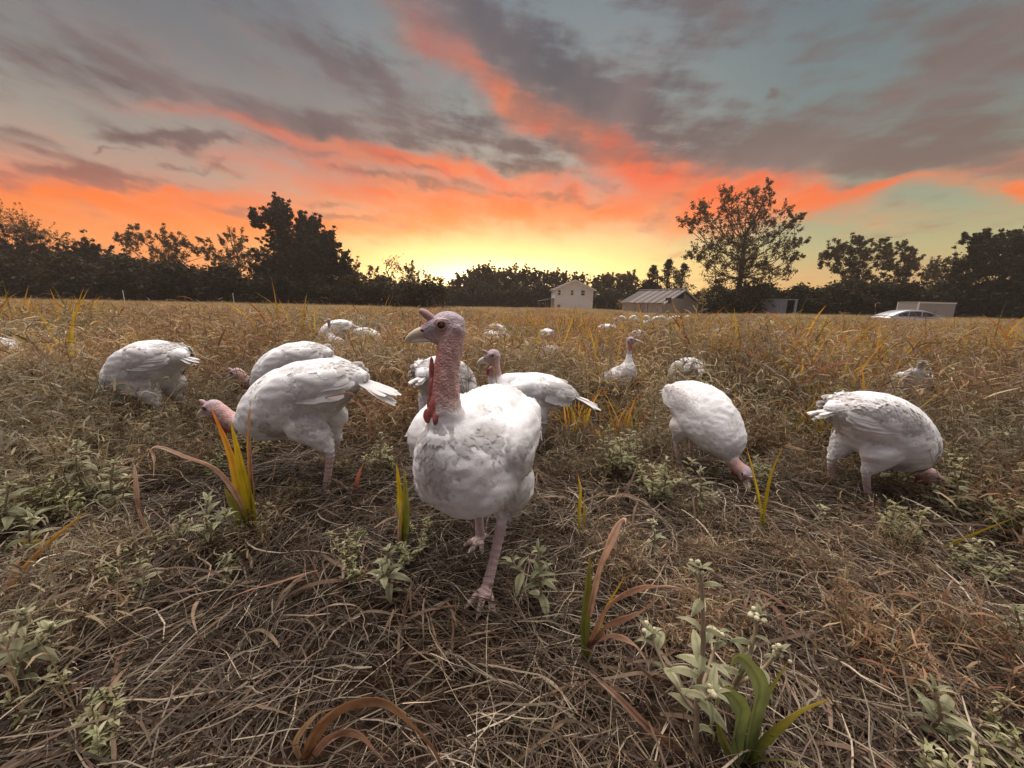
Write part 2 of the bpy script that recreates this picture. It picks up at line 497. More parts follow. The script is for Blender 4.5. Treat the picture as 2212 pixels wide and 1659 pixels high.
class Blob:
    def __init__(s):
        s.c, s.R, s.r, s.col, s.tan = [], [], [], [], []
    def ell(s, c, r, fwd=(1, 0, 0), up=(0, 0, 1), col=(*FEATHER, 0.0), tan=None):
        f = Vector(fwd).normalized(); u = Vector(up)
        l = u.cross(f)
        if l.length < 1e-3: l = Vector((0, 1, 0)).cross(f)
        l.normalize(); u = f.cross(l)
        s.c.append(np.array(c, float)); s.r.append(np.array(r, float))
        s.R.append(np.array([f, l, u]).T); s.col.append(np.array(col, float))
        s.tan.append(np.array(tan if tan is not None else f, float))
    def chain(s, pts, n=5, col=(*FEATHER, 0.0), cols=None, up=(0, 0, 1)):
        """pts rows: x y z r_side r_up"""
        P = catmull(pts, n)
        CC = catmull(cols, n) if cols is not None else None
        for i in range(len(P)):
            t = P[min(i + 1, len(P) - 1), :3] - P[max(i - 1, 0), :3]
            rs, ru = max(P[i, 3], 0.002), max(P[i, 4], 0.002)
            cc = np.clip(CC[i], 0, 1) if CC is not None else col
            s.ell(P[i, :3], (0.5 * (rs + ru), rs, ru), fwd=t, up=up, col=cc)
    def mesh(s, name, voxel, smooth=6):
        V, F, n = [], [], 0
        for c, R, r in zip(s.c, s.R, s.r):
            V.append(c + (ICO_V * r) @ R.T); F.append(ICO_F + n); n += len(ICO_V)
        me = mesh_np(name, np.vstack(V), np.vstack(F))
        o = bpy.data.objects.new('tmp', me); C.objects.link(o)
        md = o.modifiers.new('r', 'REMESH'); md.mode = 'VOXEL'; md.voxel_size = voxel
        sm = o.modifiers.new('s', 'SMOOTH'); sm.iterations = smooth; sm.factor = 0.5
        dg = bpy.context.evaluated_depsgraph_get()
        me2 = bpy.data.meshes.new_from_object(o.evaluated_get(dg))
        bpy.data.objects.remove(o); bpy.data.meshes.remove(me)
        me2.name = name
        nv = len(me2.vertices)
        co = np.empty(nv * 3, np.float32); me2.vertices.foreach_get('co', co); co = co.reshape(-1, 3)
        Cn, Rr, rr = np.array(s.c), np.array(s.R), np.array(s.r)
        col = np.zeros((nv, 4), np.float32); tan = np.zeros((nv, 3), np.float32)
        cc, tt = np.array(s.col), np.array(s.tan)
        for i0 in range(0, nv, 4000):
            d = co[i0:i0 + 4000, None, :] - Cn[None]
            q = np.einsum('nkj,kjm->nkm', d, Rr) / rr[None]
            dist = (np.linalg.norm(q, axis=2) - 1) * rr.min(axis=1)[None]
            dist -= dist.min(axis=1, keepdims=True)
            w = np.exp(-dist / 0.004); w /= w.sum(axis=1, keepdims=True)
            col[i0:i0 + 4000] = w @ cc; tan[i0:i0 + 4000] = w @ tt
        a = me2.color_attributes.new('Col', 'FLOAT_COLOR', 'POINT'); a.data.foreach_set('color', col.ravel())
        me2.polygons.foreach_set('use_smooth', np.ones(len(me2.polygons), dtype=bool))
        return me2, co, col, tan

def feather_shape(L, W, curl, jag, rg):
    """a soft rounded contour feather, local x = along, z = lift"""
    prof = [(0.0, 0.35), (0.45, 1.0), (0.85, 0.72), (1.0, 0.15)]
    V, F = [], []
    for i, (t, w) in enumerate(prof):
        for k in (-1, 0, 1):
            jj = 1 + jag * rg.uniform(-1, 1)
            V.append((L * t * (1 if k == 0 else 0.94) * (jj if i > 2 else 1), k * W * 0.5 * w * jj, (curl * t * t - 0.07 * W * k * k) ))
    for i in range(len(prof) - 1):
        for k in range(2):
            a = i * 3 + k
            F.append((a, a + 3, a + 4, a + 1))
    return np.array(V), np.array(F)

def plumage(name, me, co, col, tan, count, size, seed):
    """contour feathers lying over the feathered part of the body, tips towards the tail"""
    rg = np.random.RandomState(seed)
    nt = len(me.polygons)
    me.calc_loop_triangles()
    T = np.empty(len(me.loop_triangles) * 3, np.int32); me.loop_triangles.foreach_get('vertices', T); T = T.reshape(-1, 3)
    A, B, Cc = co[T[:, 0]], co[T[:, 1]], co[T[:, 2]]
    nr = np.cross(B - A, Cc - A); ar = np.linalg.norm(nr, axis=1); nr /= np.maximum(ar[:, None], 1e-12)
    wt = ar * (1 - np.clip(col[T[:, 0], 3] * 2.5, 0, 1))
    idx = rg.choice(len(T), count, p=wt / wt.sum())
    shapes = [feather_shape(1, 0.60, 0.03, 0.12, rg) for _ in range(6)]
    VV, FF, KK, NN, n = [], [], [], [], 0
    for i in idx:
        u, v = rg.rand(2)
        if u + v > 1: u, v = 1 - u, 1 - v
        p = A[i] * (1 - u - v) + B[i] * u + Cc[i] * v
        nn = nr[i]; t = -tan[T[i, 0]] + np.array((0, 0, -0.45)) * (1 - abs(nn[2])) + rg.normal(0, 0.26, 3)
        t = t - nn * np.dot(t, nn); l = np.linalg.norm(t)
        if l < 1e-3: continue
        t /= l; s_ = np.cross(nn, t)
        lift = rg.uniform(0.02, 0.13)
        tx = t * math.cos(lift) + nn * math.sin(lift); nz = nn * math.cos(lift) - t * math.sin(lift)
        thin = 1 - 0.55 * min(1, col[T[i, 0], 3] * 4)
        sc = size * rg.uniform(0.7, 1.25) * thin
        SV, SF = shapes[rg.randint(6)]
        W = p - nn * 0.004 + (SV[:, :1] * tx + SV[:, 1:2] * s_ + SV[:, 2:3] * nz) * sc
        VV.append(W); FF.append(SF + n); n += len(W)
        # each feather shades mostly like the body it lies on, a little like its own raised, cupped surface
        q = nn * 0.80 + nz * 0.20 + SV[:, 1:2] * s_ * 0.50 + SV[:, :1] * tx * 0.25
        NN.append(q / np.linalg.norm(q, axis=1, keepdims=True))
        k = rg.uniform(0.88, 1.03)
        warm = rg.uniform(0, 1) ** (4 if p[2] > 0.34 else 2)
        c = np.array(FEATHER) * k * (1 - warm * np.array((0.04, 0.09, 0.16)))
        KK.append(np.tile(c, (len(W), 1)))
    out = mesh_np(name, np.vstack(VV), np.vstack(FF), np.vstack(KK), True)
    out.normals_split_custom_set_from_vertices(np.vstack(NN).tolist())
    return out

def quill_mesh(L, W, rg, droop=0.12, side=0.0):
    """one long flight or tail feather: shaft line, slightly frayed vane; local x along, base at origin"""
    n = 9
    V, F, K = [], [], []
    for i in range(n):
        t = i / (n - 1)
        w = W * (0.35 + 0.65 * min(1, t * 3)) * (1 if t < 0.82 else max(0.25, 1 - (t - 0.82) * 3.6))
        z = -droop * L * t * t
        y = side * L * t * t
        fr = rg.uniform(0.86, 1.06)
        V += [(L * t, y - w * 0.5 * fr, z - w * 0.10), (L * t, y, z), (L * t, y + w * 0.5 * rg.uniform(0.86, 1.06), z - w * 0.12)]
        g = 1 - 0.07 * t * t
        K += [(0.78 * g, 0.755 * g, 0.73 * g), (0.84 * g, 0.82 * g, 0.80 * g), (0.78 * g, 0.755 * g, 0.73 * g)]
    for i in range(n - 1):
        a = i * 3
        F += [(a, a + 1, a + 4, a + 3), (a + 1, a + 2, a + 5, a + 4)]
    return np.array(V), F, np.array(K)

_rg = np.random.RandomState(5)
QUILLS = []
for _i in range(4):
    _V, _F, _K = quill_mesh(1.0, 0.24, _rg, 0.10 + 0.04 * _i, 0.03 * (_i - 1.5))
    QUILLS.append((_V, _F, _K, mesh_np('quill', _V, _F, _K, True)))

def frame_matrix(origin, fwd, up):
    f = Vector(fwd).normalized(); u = Vector(up); l = u.cross(f).normalized(); u = f.cross(l)
    m = Matrix((f, l, u)).transposed().to_4x4()
    m.translation = Vector(origin)
    return m

def turkey(pose, voxel=0.006, nfeather=1500, fsize=0.032, detail=1, seed=1):
    """builds one bird at the origin facing +x; returns its Empty. pose: dict of body/neck chains, head frame, legs, tail"""
    rg = np.random.RandomState(seed)
    W4 = (*FEATHER, 0.0)
    bl = Blob()
    bl.chain(pose['body'], 5, W4)
    nk = pose['neck']
    nc = [(*FEATHER, 0.0)] * pose.get('feathered', 2) + [(*SKIN_NECK, 1.0)] * (len(nk) - pose.get('feathered', 2))
    bl.chain(nk, 6, cols=nc, up=pose.get('neck_up', (1, 0, 0)))
    for sgn in (-1, 1):   # folded wings and thighs swell the flanks
        for c, r, f in pose['wing']:
            bl.ell((c[0], c[1] * sgn, c[2]), r, fwd=(f[0], f[1] * sgn, f[2]), col=W4, tan=f)
    # head
    hp, hf, hu = pose['head']
    HM = frame_matrix(hp, hf, hu)
    hs = pose.get('hs', 1.12)
    fx, fl, fu = [Vector(HM.col[i][:3]) for i in range(3)]
    def H(a, b, c): return HM @ (Vector((a, b, c)) * hs)
    def hr(*q): return tuple(v * hs for v in q)
    HMS = HM @ Matrix.Diagonal((hs, hs, hs, 1))
    hc, hb = (*SKIN_HEAD, 1.0), (*SKIN_BLUE, 0.9)
    bl.ell(H(0, 0, 0.002), hr(0.036, 0.0255, 0.029), fwd=fx, up=fu, col=hb)
    bl.ell(H(-0.006, 0, -0.012), hr(0.031, 0.026, 0.027), fwd=fx, up=fu, col=hc)
    bl.ell(H(0.022, 0, -0.002), hr(0.028, 0.019, 0.021), fwd=fx, up=fu, col=hb)
    bl.ell(H(0.038, 0, -0.009), hr(0.022, 0.0135, 0.0155), fwd=fx, up=fu, col=hb)
    bl.ell(H(0.014, 0, -0.023), hr(0.034, 0.0165, 0.013), fwd=fx, up=fu, col=hc)
    for sg in (-1, 1):
        bl.ell(H(0.012, 0.0205 * sg, 0.0125), hr(0.014, 0.0065, 0.006), fwd=fx, up=fu, col=hc)
        bl.ell(H(-0.012, 0.019 * sg, -0.006), hr(0.016, 0.010, 0.014), fwd=fx, up=fu, col=hb)
    # legs
    for leg in pose['legs']:
        hip, hock, foot, yaw = [Vector(q) if hasattr(q, '__len__') else q for q in leg]
        bl.chain([(*hip, 0.060, 0.070), (*(hip.lerp(hock, 0.45)), 0.046, 0.050), (*(hip.lerp(hock, 0.85)), 0.026, 0.028), (*hock, 0.021, 0.021)], 4, W4)
        sk = (*SHANK, 0.55)
        bl.chain([(*hock, 0.0185, 0.0185), (*hock.lerp(foot, 0.5), 0.0150, 0.0150), (*(foot + Vector((0, 0, 0.018))), 0.0165, 0.0165)], 5, sk)
        if detail:
            for k, (da, ln) in enumerate(((-0.55, 0.072), (0.0, 0.085), (0.55, 0.072), (PI - 0.25, 0.036))):
                d = Vector((math.cos(yaw + da), math.sin(yaw + da), 0))
                b0 = foot + Vector((0, 0, 0.016))
                bl.chain([(*b0, 0.012, 0.012), (*(b0 + d * ln * 0.45 + Vector((0, 0, 0.002))), 0.0098, 0.009), (*(foot + d * ln * 0.85 + Vector((0, 0, 0.008))), 0.0085, 0.0075), (*(foot + d * ln * 1.1 + Vector((0, 0, 0.002))), 0.0045, 0.004)], 4, sk)
    me, co, col, tan = bl.mesh('turkey_body', voxel, 5 if voxel < 0.007 else 4)
    # caruncled relief on the bare neck: real displacement, not only bump
    if detail:
        nv = len(co)
        nrm = np.empty(nv * 3, np.float32); me.vertices.foreach_get('normal', nrm); nrm = nrm.reshape(-1, 3)
        amp = np.zeros(nv)
        hpv = np.array(hp)
        for i in range(nv):
            s_ = col[i, 3]
            p = Vector(co[i])
            if s_ > 0.7 and np.linalg.norm(co[i] - hpv) > 0.036:
                q = Vector((p.x, p.y, p.z * 0.55))
                amp[i] = 0.0024 * (noise.noise(q * 80) + 0.7 * noise.noise(p * 190)) * min(1, (np.linalg.norm(co[i] - hpv) - 0.036) / 0.03)
            elif s_ < 0.3:
                amp[i] = 0.010 * noise.noise(p * 9) + 0.0035 * noise.noise(Vector((p.x, p.y, p.z * 1.8)) * 24)
        co2 = co + nrm * amp[:, None].astype(np.float32)
        me.vertices.foreach_set('co', co2.ravel())
        # the throat is redder than the nape
        th = Vector(pose.get('throat', (1, 0, 0))); thn = np.array(th.normalized())
        k = np.clip(nrm @ thn * 1.6 - 0.1, 0, 1) * (col[:, 3] > 0.75) * np.clip((np.linalg.norm(co - hpv, axis=1) - 0.04) / 0.03, 0, 1)
        col[:, :3] = col[:, :3] * (1 - k[:, None] * 0.85) + np.array(SKIN_RED) * k[:, None] * 0.85
        me.color_attributes['Col'].data.foreach_set('color', col.ravel())
        me.update()
    root = empty('turkey')
    body = put('body', me, M['bird'], root)
    plum = put('plumage', plumage('plumage', me, co, col, tan, nfeather, fsize, seed), M['feather'], root)
    plum['kind'] = 'stuff'
    # long wing quills along each flank
    for sgn in (-1, 1):
        acc = Acc()
        wo, wd = pose['quills']
        for i in range(9):
            t = i / 8
            V, F, K, _ = QUILLS[rg.randint(4)]
            L = 0.135 + 0.06 * (1 - abs(t - 0.4)) * rg.uniform(0.85, 1.1)
            base = Vector((wo[0] - 0.02 * t, sgn * (wo[1] + 0.012 - 0.020 * t), wo[2] - 0.040 + 0.075 * t))
            d = Vector((wd[0], sgn * wd[1], wd[2] + 0.10 * (t - 0.5)))
            mm = frame_matrix(base, d, Vector((0.0, sgn * 1.0, 0.55)))
            W = np.array([mm @ Vector(v * np.array((L, L * 0.95, L))) for v in V])
            acc.V.append(W); acc.F += [tuple(q + acc.n for q in f) for f in F]; acc.K.append(K * rg.uniform(0.94, 1.02)); acc.n += len(W)
        put('wing', acc.mesh('wing', True), M['feather'], root)
    # tail: a loose fan
    tb, td, spread = pose['tail']
    nq = 15
    acc = Acc()
    for i in range(nq):
        a = (i / (nq - 1) - 0.5) * spread
        L = pose.get('tl', 0.19) * rg.uniform(0.80, 1.08) * (1 - 0.18 * abs(a) / max(spread, 1e-3))
        d0 = Vector(td).normalized()
        side = Vector((0, 1, 0))
        d = (d0 * math.cos(a) + side * math.sin(a) + Vector((0, 0, rg.uniform(-0.12, 0.12)))).normalized()
        q = rg.randint(4)
        mm = frame_matrix(Vector(tb) + side * math.sin(a) * 0.05 + Vector((0, 0, 0.004 * (i % 3))), d, Vector((0, 0, 1)) + side * rg.uniform(-0.25, 0.25))
        if detail >= 2:
            o = put('tail_feather', QUILLS[q][3], M['feather'], root)
            o.matrix_local = mm @ Matrix.Diagonal((L, L, L, 1))
        else:
            V, F, K, _ = QUILLS[q]
            W = np.array([mm @ Vector(v * L) for v in V])
            acc.V.append(W); acc.F += [tuple(z + acc.n for z in f) for f in F]; acc.K.append(K); acc.n += len(W)
    if detail < 2: put('tail', acc.mesh('tail', True), M['feather'], root)
    # beak: upper and lower mandible
    bk = Blob()
    hooked = [(0.036, 0.0, -0.008, 0.0125, 0.0135), (0.052, 0, -0.010, 0.0105, 0.0115), (0.068, 0, -0.0145, 0.0078, 0.0088), (0.081, 0, -0.022, 0.0046, 0.0056), (0.087, 0, -0.0295, 0.002, 0.0025)]
    lower = [(0.030, 0, -0.0265, 0.0115, 0.0055), (0.052, 0, -0.0270, 0.0088, 0.0048), (0.068, 0, -0.0285, 0.0062, 0.0038), (0.077, 0, -0.0300, 0.003, 0.0025)]
    bk.chain(hooked, 4); bk.chain(lower, 4)
    bm_, _, _, _ = bk.mesh('beak', 0.0022 if detail else 0.004, 2)
    beak = put('beak', bm_, M['beak'], root); beak.matrix_local = HMS
    if detail:
        V = ICO_V * np.array((0.0052, 0.0016, 0.0026))
        nm = mesh_np('nostril', V, ICO_F, smooth=True)
        for sg in (-1, 1):
            nn = put('nostril', nm, M['nostril'], beak); nn.location = (0.0505, 0.0098 * sg, -0.0065); nn.rotation_euler = (0, -0.25, 0.12 * -sg)
    # snood, eyes, wattle
    sn = Blob()
    sn.chain([(0.028, 0, 0.012, 0.009, 0.009), (0.036, 0, 0.020, 0.0088, 0.0088), (0.044, 0, 0.027, 0.0080, 0.0082), (0.051, 0, 0.031, 0.0062, 0.0065)], 4)
    o = put('snood', sn.mesh('snood', 0.0025 if detail else 0.005, 2)[0], M['snood'], root); o.matrix_local = HMS
    em = mesh_np('eye', ICO_V * 0.0088, ICO_F, smooth=True)
    for sg in (-1, 1):
        e = put('eye', em, M['eye'], root); e.matrix_local = HMS @ Matrix.Translation((0.013, 0.0200 * sg, 0.0035))
        if detail:
            a2 = Acc()
            pts = [(math.cos(q) * 0.0096, 0, math.sin(q) * 0.0082) for q in np.linspace(0, 2 * PI, 17)]
            a2.tube(pts, 0.0021, 6, caps=False)
            ld = put('eyelid', a2.mesh('eyelid', True), M['lid'], root)
            ld.matrix_local = HMS @ Matrix.Translation((0.013, 0.0255 * sg, 0.0035)) @ Matrix.Rotation(0.14 * sg, 4, 'Z')
    if 'wattle' in pose:
        wb = Blob()
        for c, r, f in pose['wattle']:
            wb.ell(c, r, fwd=f)
        put('wattle', wb.mesh('wattle', 0.003, 2)[0], M['wattle'], root)
    return root

# body rows: x y z side up, tail to breast
POSES = {}
POSES['walking'] = dict(
    body=[(-0.225, 0, 0.470, 0.035, 0.030), (-0.19, 0, 0.466, 0.075, 0.058), (-0.12, 0, 0.448, 0.120, 0.100), (-0.04, 0, 0.415, 0.142, 0.138),
          (0.05, 0, 0.392, 0.146, 0.165), (0.115, 0, 0.398, 0.128, 0.150), (0.160, -0.008, 0.425, 0.102, 0.112), (0.183, -0.015, 0.462, 0.074, 0.080)],
    neck=[(0.183, -0.015, 0.462, 0.070, 0.076), (0.190, -0.020, 0.515, 0.046, 0.050), (0.190, -0.022, 0.575, 0.0350, 0.038), (0.183, -0.020, 0.64, 0.0300, 0.034), (0.174, -0.016, 0.69, 0.0295, 0.033), (0.168, -0.014, 0.72, 0.0300, 0.033)],
    feathered=2, throat=(0.25, -0.9, 0.1), hs=1.14,
    head=((0.171, -0.022, 0.742), (0.42, -0.86, -0.04), (0, 0, 1)),
    wing=[((0.01, 0.125, 0.452), (0.150, 0.046, 0.078), (1, 0.10, -0.12)), ((0.080, 0.132, 0.418), (0.066, 0.040, 0.080), (1, 0.1, -0.3)), ((-0.10, 0.100, 0.462), (0.10, 0.045, 0.052), (1, 0.2, -0.1)),
          ((0.100, 0.062, 0.352), (0.082, 0.082, 0.118), (0.25, 0, 1)), ((0.02, 0.100, 0.300), (0.085, 0.058, 0.085), (0.5, 0, 1)), ((0.14, 0.045, 0.420), (0.055, 0.066, 0.085), (0.2, 0, 1))],
    legs=[((0.02, 0.085, 0.275), (0.045, 0.080, 0.200), (0.125, 0.062, 0.012), 0.1), ((-0.03, -0.070, 0.27), (-0.085, -0.050, 0.165), (-0.085, -0.040, 0.012), -0.1)],
    quills=((-0.05, 0.150, 0.455), (-1, -0.20, 0.02)),
    tail=((-0.205, 0, 0.455), (-1, 0, -0.15), 0.6),
    wattle=[((0.222, -0.050, 0.536), (0.020, 0.007, 0.014), (0, 0, 1)), ((0.227, -0.026, 0.532), (0.018, 0.008, 0.014), (0.2, 0, 1)), ((0.224, -0.034, 0.556), (0.026, 0.009, 0.012), (0, 0, 1)), ((0.206, -0.054, 0.560), (0.022, 0.006, 0.009), (0, 0, 1)),
            ((0.214, -0.045, 0.590), (0.034, 0.0065, 0.008), (0, 0, 1)), ((0.205, -0.048, 0.640), (0.036, 0.0055, 0.007), (0, 0, 1))])
POSES['grazing'] = dict(
    body=[(-0.215, 0, 0.490, 0.030, 0.026), (-0.165, 0, 0.480, 0.070, 0.056), (-0.09, 0, 0.455, 0.120, 0.098), (0.0, 0, 0.415, 0.150, 0.130),
          (0.09, 0, 0.370, 0.155, 0.138), (0.16, 0, 0.335, 0.130, 0.115), (0.22, 0, 0.305, 0.090, 0.080), (0.265, 0, 0.285, 0.055, 0.052)],
    neck=[(0.24, 0, 0.295, 0.070, 0.065), (0.285, 0, 0.280, 0.043, 0.042), (0.325, 0, 0.275, 0.036, 0.038), (0.362, 0, 0.292, 0.033, 0.036), (0.388, 0, 0.318, 0.030, 0.033), (0.405, 0, 0.333, 0.027, 0.029)],
    feathered=2, throat=(0.6, 0, -0.8), neck_up=(0, 0, 1),
    head=((0.418, 0, 0.337), (1, -0.12, -0.16), (0.15, 0, 1)),
    wing=[((0.01, 0.115, 0.435), (0.155, 0.042, 0.075), (1, 0.05, -0.42)), ((-0.10, 0.085, 0.475), (0.10, 0.040, 0.050), (1, 0.2, -0.3)), ((-0.02, 0.080, 0.31), (0.075, 0.060, 0.085), (-0.3, 0, 1))],
    legs=[((-0.03, 0.080, 0.315), (-0.115, 0.078, 0.205), (-0.075, 0.075, 0.006), 0.1), ((0.0, -0.080, 0.31), (-0.06, -0.075, 0.200), (0.01, -0.072, 0.006), -0.1)],
    quills=((-0.03, 0.135, 0.455), (-1, -0.22, 0.26)),
    tail=((-0.185, 0, 0.478), (-1, 0, -0.26), 0.42), tl=0.20,
    wattle=[((0.380, 0, 0.262), (0.030, 0.012, 0.036), (1, 0, 0.3)), ((0.405, 0, 0.285), (0.026, 0.011, 0.026), (1, 0, 0.2)), ((0.352, 0, 0.250), (0.018, 0.014, 0.020), (1, 0, 0))])
POSES['feeding'] = dict(
    body=[(-0.215, 0, 0.470, 0.030, 0.026), (-0.165, 0, 0.465, 0.070, 0.056), (-0.09, 0, 0.445, 0.125, 0.100), (0.0, 0, 0.405, 0.155, 0.140),
          (0.085, 0, 0.350, 0.158, 0.148), (0.15, 0, 0.300, 0.135, 0.125), (0.195, 0, 0.255, 0.095, 0.088), (0.222, 0, 0.215, 0.058, 0.055)],
    neck=[(0.212, 0, 0.235, 0.070, 0.065), (0.235, 0, 0.198, 0.042, 0.042), (0.262, 0, 0.172, 0.034, 0.036), (0.292, 0, 0.158, 0.032, 0.034), (0.318, 0, 0.152, 0.029, 0.031)],
    feathered=2, throat=(0.1, 0, -1), neck_up=(0, 0, 1),
    head=((0.334, 0, 0.146), (0.72, -0.20, -0.66), (0.66, 0, 0.72)),
    wing=[((0.01, 0.118, 0.425), (0.155, 0.042, 0.080), (1, 0.05, -0.55)), ((-0.10, 0.085, 0.465), (0.10, 0.040, 0.050), (1, 0.2, -0.3)), ((-0.02, 0.080, 0.30), (0.075, 0.060, 0.085), (-0.3, 0, 1))],
    legs=[((-0.03, 0.080, 0.305), (-0.10, 0.078, 0.195), (-0.065, 0.075, 0.006), 0.1), ((0.0, -0.080, 0.30), (-0.07, -0.075, 0.195), (-0.01, -0.072, 0.006), -0.1)],
    quills=((-0.03, 0.138, 0.450), (-1, -0.22, 0.22)),
    tail=((-0.185, 0, 0.462), (-1, 0, -0.10), 0.34), tl=0.135,
    wattle=[((0.285, 0, 0.120), (0.026, 0.012, 0.020), (1, 0, 0))])
POSES['tail_up'] = dict(
    body=[(-0.130, 0, 0.545, 0.026, 0.026), (-0.115, 0, 0.500, 0.060, 0.050), (-0.07, 0, 0.445, 0.105, 0.085), (-0.01, 0, 0.385, 0.140, 0.125),
          (0.06, 0, 0.320, 0.150, 0.140), (0.12, 0, 0.265, 0.130, 0.120), (0.165, 0, 0.215, 0.090, 0.085), (0.19, 0, 0.175, 0.058, 0.055)],
    neck=[(0.182, 0, 0.195, 0.066, 0.062), (0.205, 0, 0.155, 0.040, 0.040), (0.232, 0, 0.130, 0.032, 0.034), (0.262, 0, 0.118, 0.030, 0.032), (0.288, 0, 0.112, 0.028, 0.030)],
    feathered=2, throat=(0.1, 0, -1), neck_up=(0, 0, 1), tl=0.12,
    head=((0.302, 0, 0.108), (0.72, -0.20, -0.66), (0.66, 0, 0.72)),
    wing=[((-0.01, 0.110, 0.395), (0.130, 0.040, 0.075), (1, 0.05, -0.9)), ((-0.02, 0.080, 0.30), (0.075, 0.060, 0.085), (-0.3, 0, 1))],
    legs=[((-0.03, 0.080, 0.305), (-0.10, 0.078, 0.195), (-0.065, 0.075, 0.006), 0.1), ((0.0, -0.080, 0.30), (-0.07, -0.075, 0.195), (-0.01, -0.072, 0.006), -0.1)],
    quills=((-0.05, 0.115, 0.430), (-1, -0.22, 0.9)),
    tail=((-0.125, 0, 0.530), (-0.45, 0, 1.0), 0.30),
    wattle=[((0.255, 0, 0.085), (0.022, 0.012, 0.018), (1, 0, 0))])
POSES['standing'] = dict(
    body=[(-0.235, 0, 0.335, 0.030, 0.028), (-0.18, 0, 0.345, 0.070, 0.058), (-0.10, 0, 0.352, 0.115, 0.090), (-0.02, 0, 0.350, 0.140, 0.118),
          (0.07, 0, 0.345, 0.145, 0.122), (0.13, 0, 0.350, 0.120, 0.108), (0.175, 0, 0.365, 0.085, 0.082), (0.20, 0, 0.385, 0.058, 0.060)],
    neck=[(0.19, 0, 0.38, 0.065, 0.065), (0.215, 0, 0.415, 0.042, 0.045), (0.222, 0, 0.455, 0.033, 0.037), (0.224, 0, 0.50, 0.029, 0.032), (0.226, 0, 0.535, 0.027, 0.029), (0.228, 0, 0.552, 0.026, 0.027)],
    feathered=2, throat=(1, 0, 0),
    head=((0.232, 0.002, 0.564), (0.94, 0.30, -0.12), (0, 0, 1)),
    wing=[((0.02, 0.105, 0.370), (0.150, 0.042, 0.070), (1, 0.05, 0.0)), ((-0.10, 0.085, 0.365), (0.10, 0.040, 0.050), (1, 0.2, 0.05)), ((0.0, 0.075, 0.27), (0.075, 0.055, 0.070), (0, 0, 1))],
    legs=[((0.0, 0.075, 0.27), (-0.05, 0.075, 0.175), (-0.02, 0.072, 0.006), 0.1), ((0.02, -0.075, 0.27), (-0.01, -0.072, 0.175), (0.04, -0.070, 0.006), -0.1)],
    quills=((-0.04, 0.130, 0.385), (-1, -0.20, -0.12)),
    tail=((-0.205, 0, 0.340), (-1, 0, -0.30), 0.75), tl=0.20,
    wattle=[((0.258, 0, 0.480), (0.012, 0.010, 0.030), (1, 0, 0))])
POSES['alert'] = dict(
    body=[(-0.20, 0, 0.245, 0.030, 0.028), (-0.155, 0, 0.265, 0.070, 0.058), (-0.09, 0, 0.295, 0.115, 0.095), (-0.02, 0, 0.325, 0.135, 0.118),
          (0.05, 0, 0.360, 0.128, 0.118), (0.09, 0, 0.410, 0.098, 0.095), (0.105, 0, 0.46, 0.062, 0.065)],
    neck=[(0.103, 0, 0.45, 0.065, 0.068), (0.108, 0, 0.515, 0.036, 0.040), (0.105, 0, 0.58, 0.027, 0.030), (0.100, 0, 0.64, 0.0235, 0.026), (0.098, 0, 0.70, 0.0225, 0.025), (0.098, 0, 0.722, 0.022, 0.024)],
    feathered=3, throat=(1, 0, 0),
    head=((0.102, 0, 0.735), (0.80, 0.55, 0.15), (0, 0, 1)),
    wing=[((-0.01, 0.100, 0.345), (0.140, 0.042, 0.070), (1, 0.05, 0.4)), ((-0.10, 0.085, 0.305), (0.10, 0.040, 0.050), (1, 0.2, 0.3)), ((0.0, 0.070, 0.25), (0.070, 0.055, 0.070), (0, 0, 1))],
    legs=[((0.0, 0.070, 0.25), (-0.02, 0.070, 0.165), (0.01, 0.070, 0.006), 0.1), ((0.01, -0.070, 0.25), (0.0, -0.070, 0.165), (0.03, -0.070, 0.006), -0.1)],
    quills=((-0.06, 0.125, 0.345), (-1, -0.20, -0.42)),
    tail=((-0.170, 0, 0.250), (-1, 0, -0.35), 0.4), tl=0.12)

# ------------------------------------------------------------------ ground
def gz(x, y):
    """field height: nearly flat, small hummocks, a low weedy rise before the white house"""
    x = np.asarray(x, float); y = np.asarray(y, float)
    h = 0.018 * np.sin(x * 1.7 + 0.6) * np.cos(y * 1.3) + 0.012 * np.sin(x * 4.1) * np.sin(y * 3.3 + 1)
    far = np.clip((y - 10) / 20, 0, 1)
    h = h + far * (0.10 * np.sin(x * 0.13 + 1) * np.cos(y * 0.11) + 0.42 * np.exp(-((x - 5.5) / 4.0) ** 2 - ((y - 34) / 9.0) ** 2))
    return h

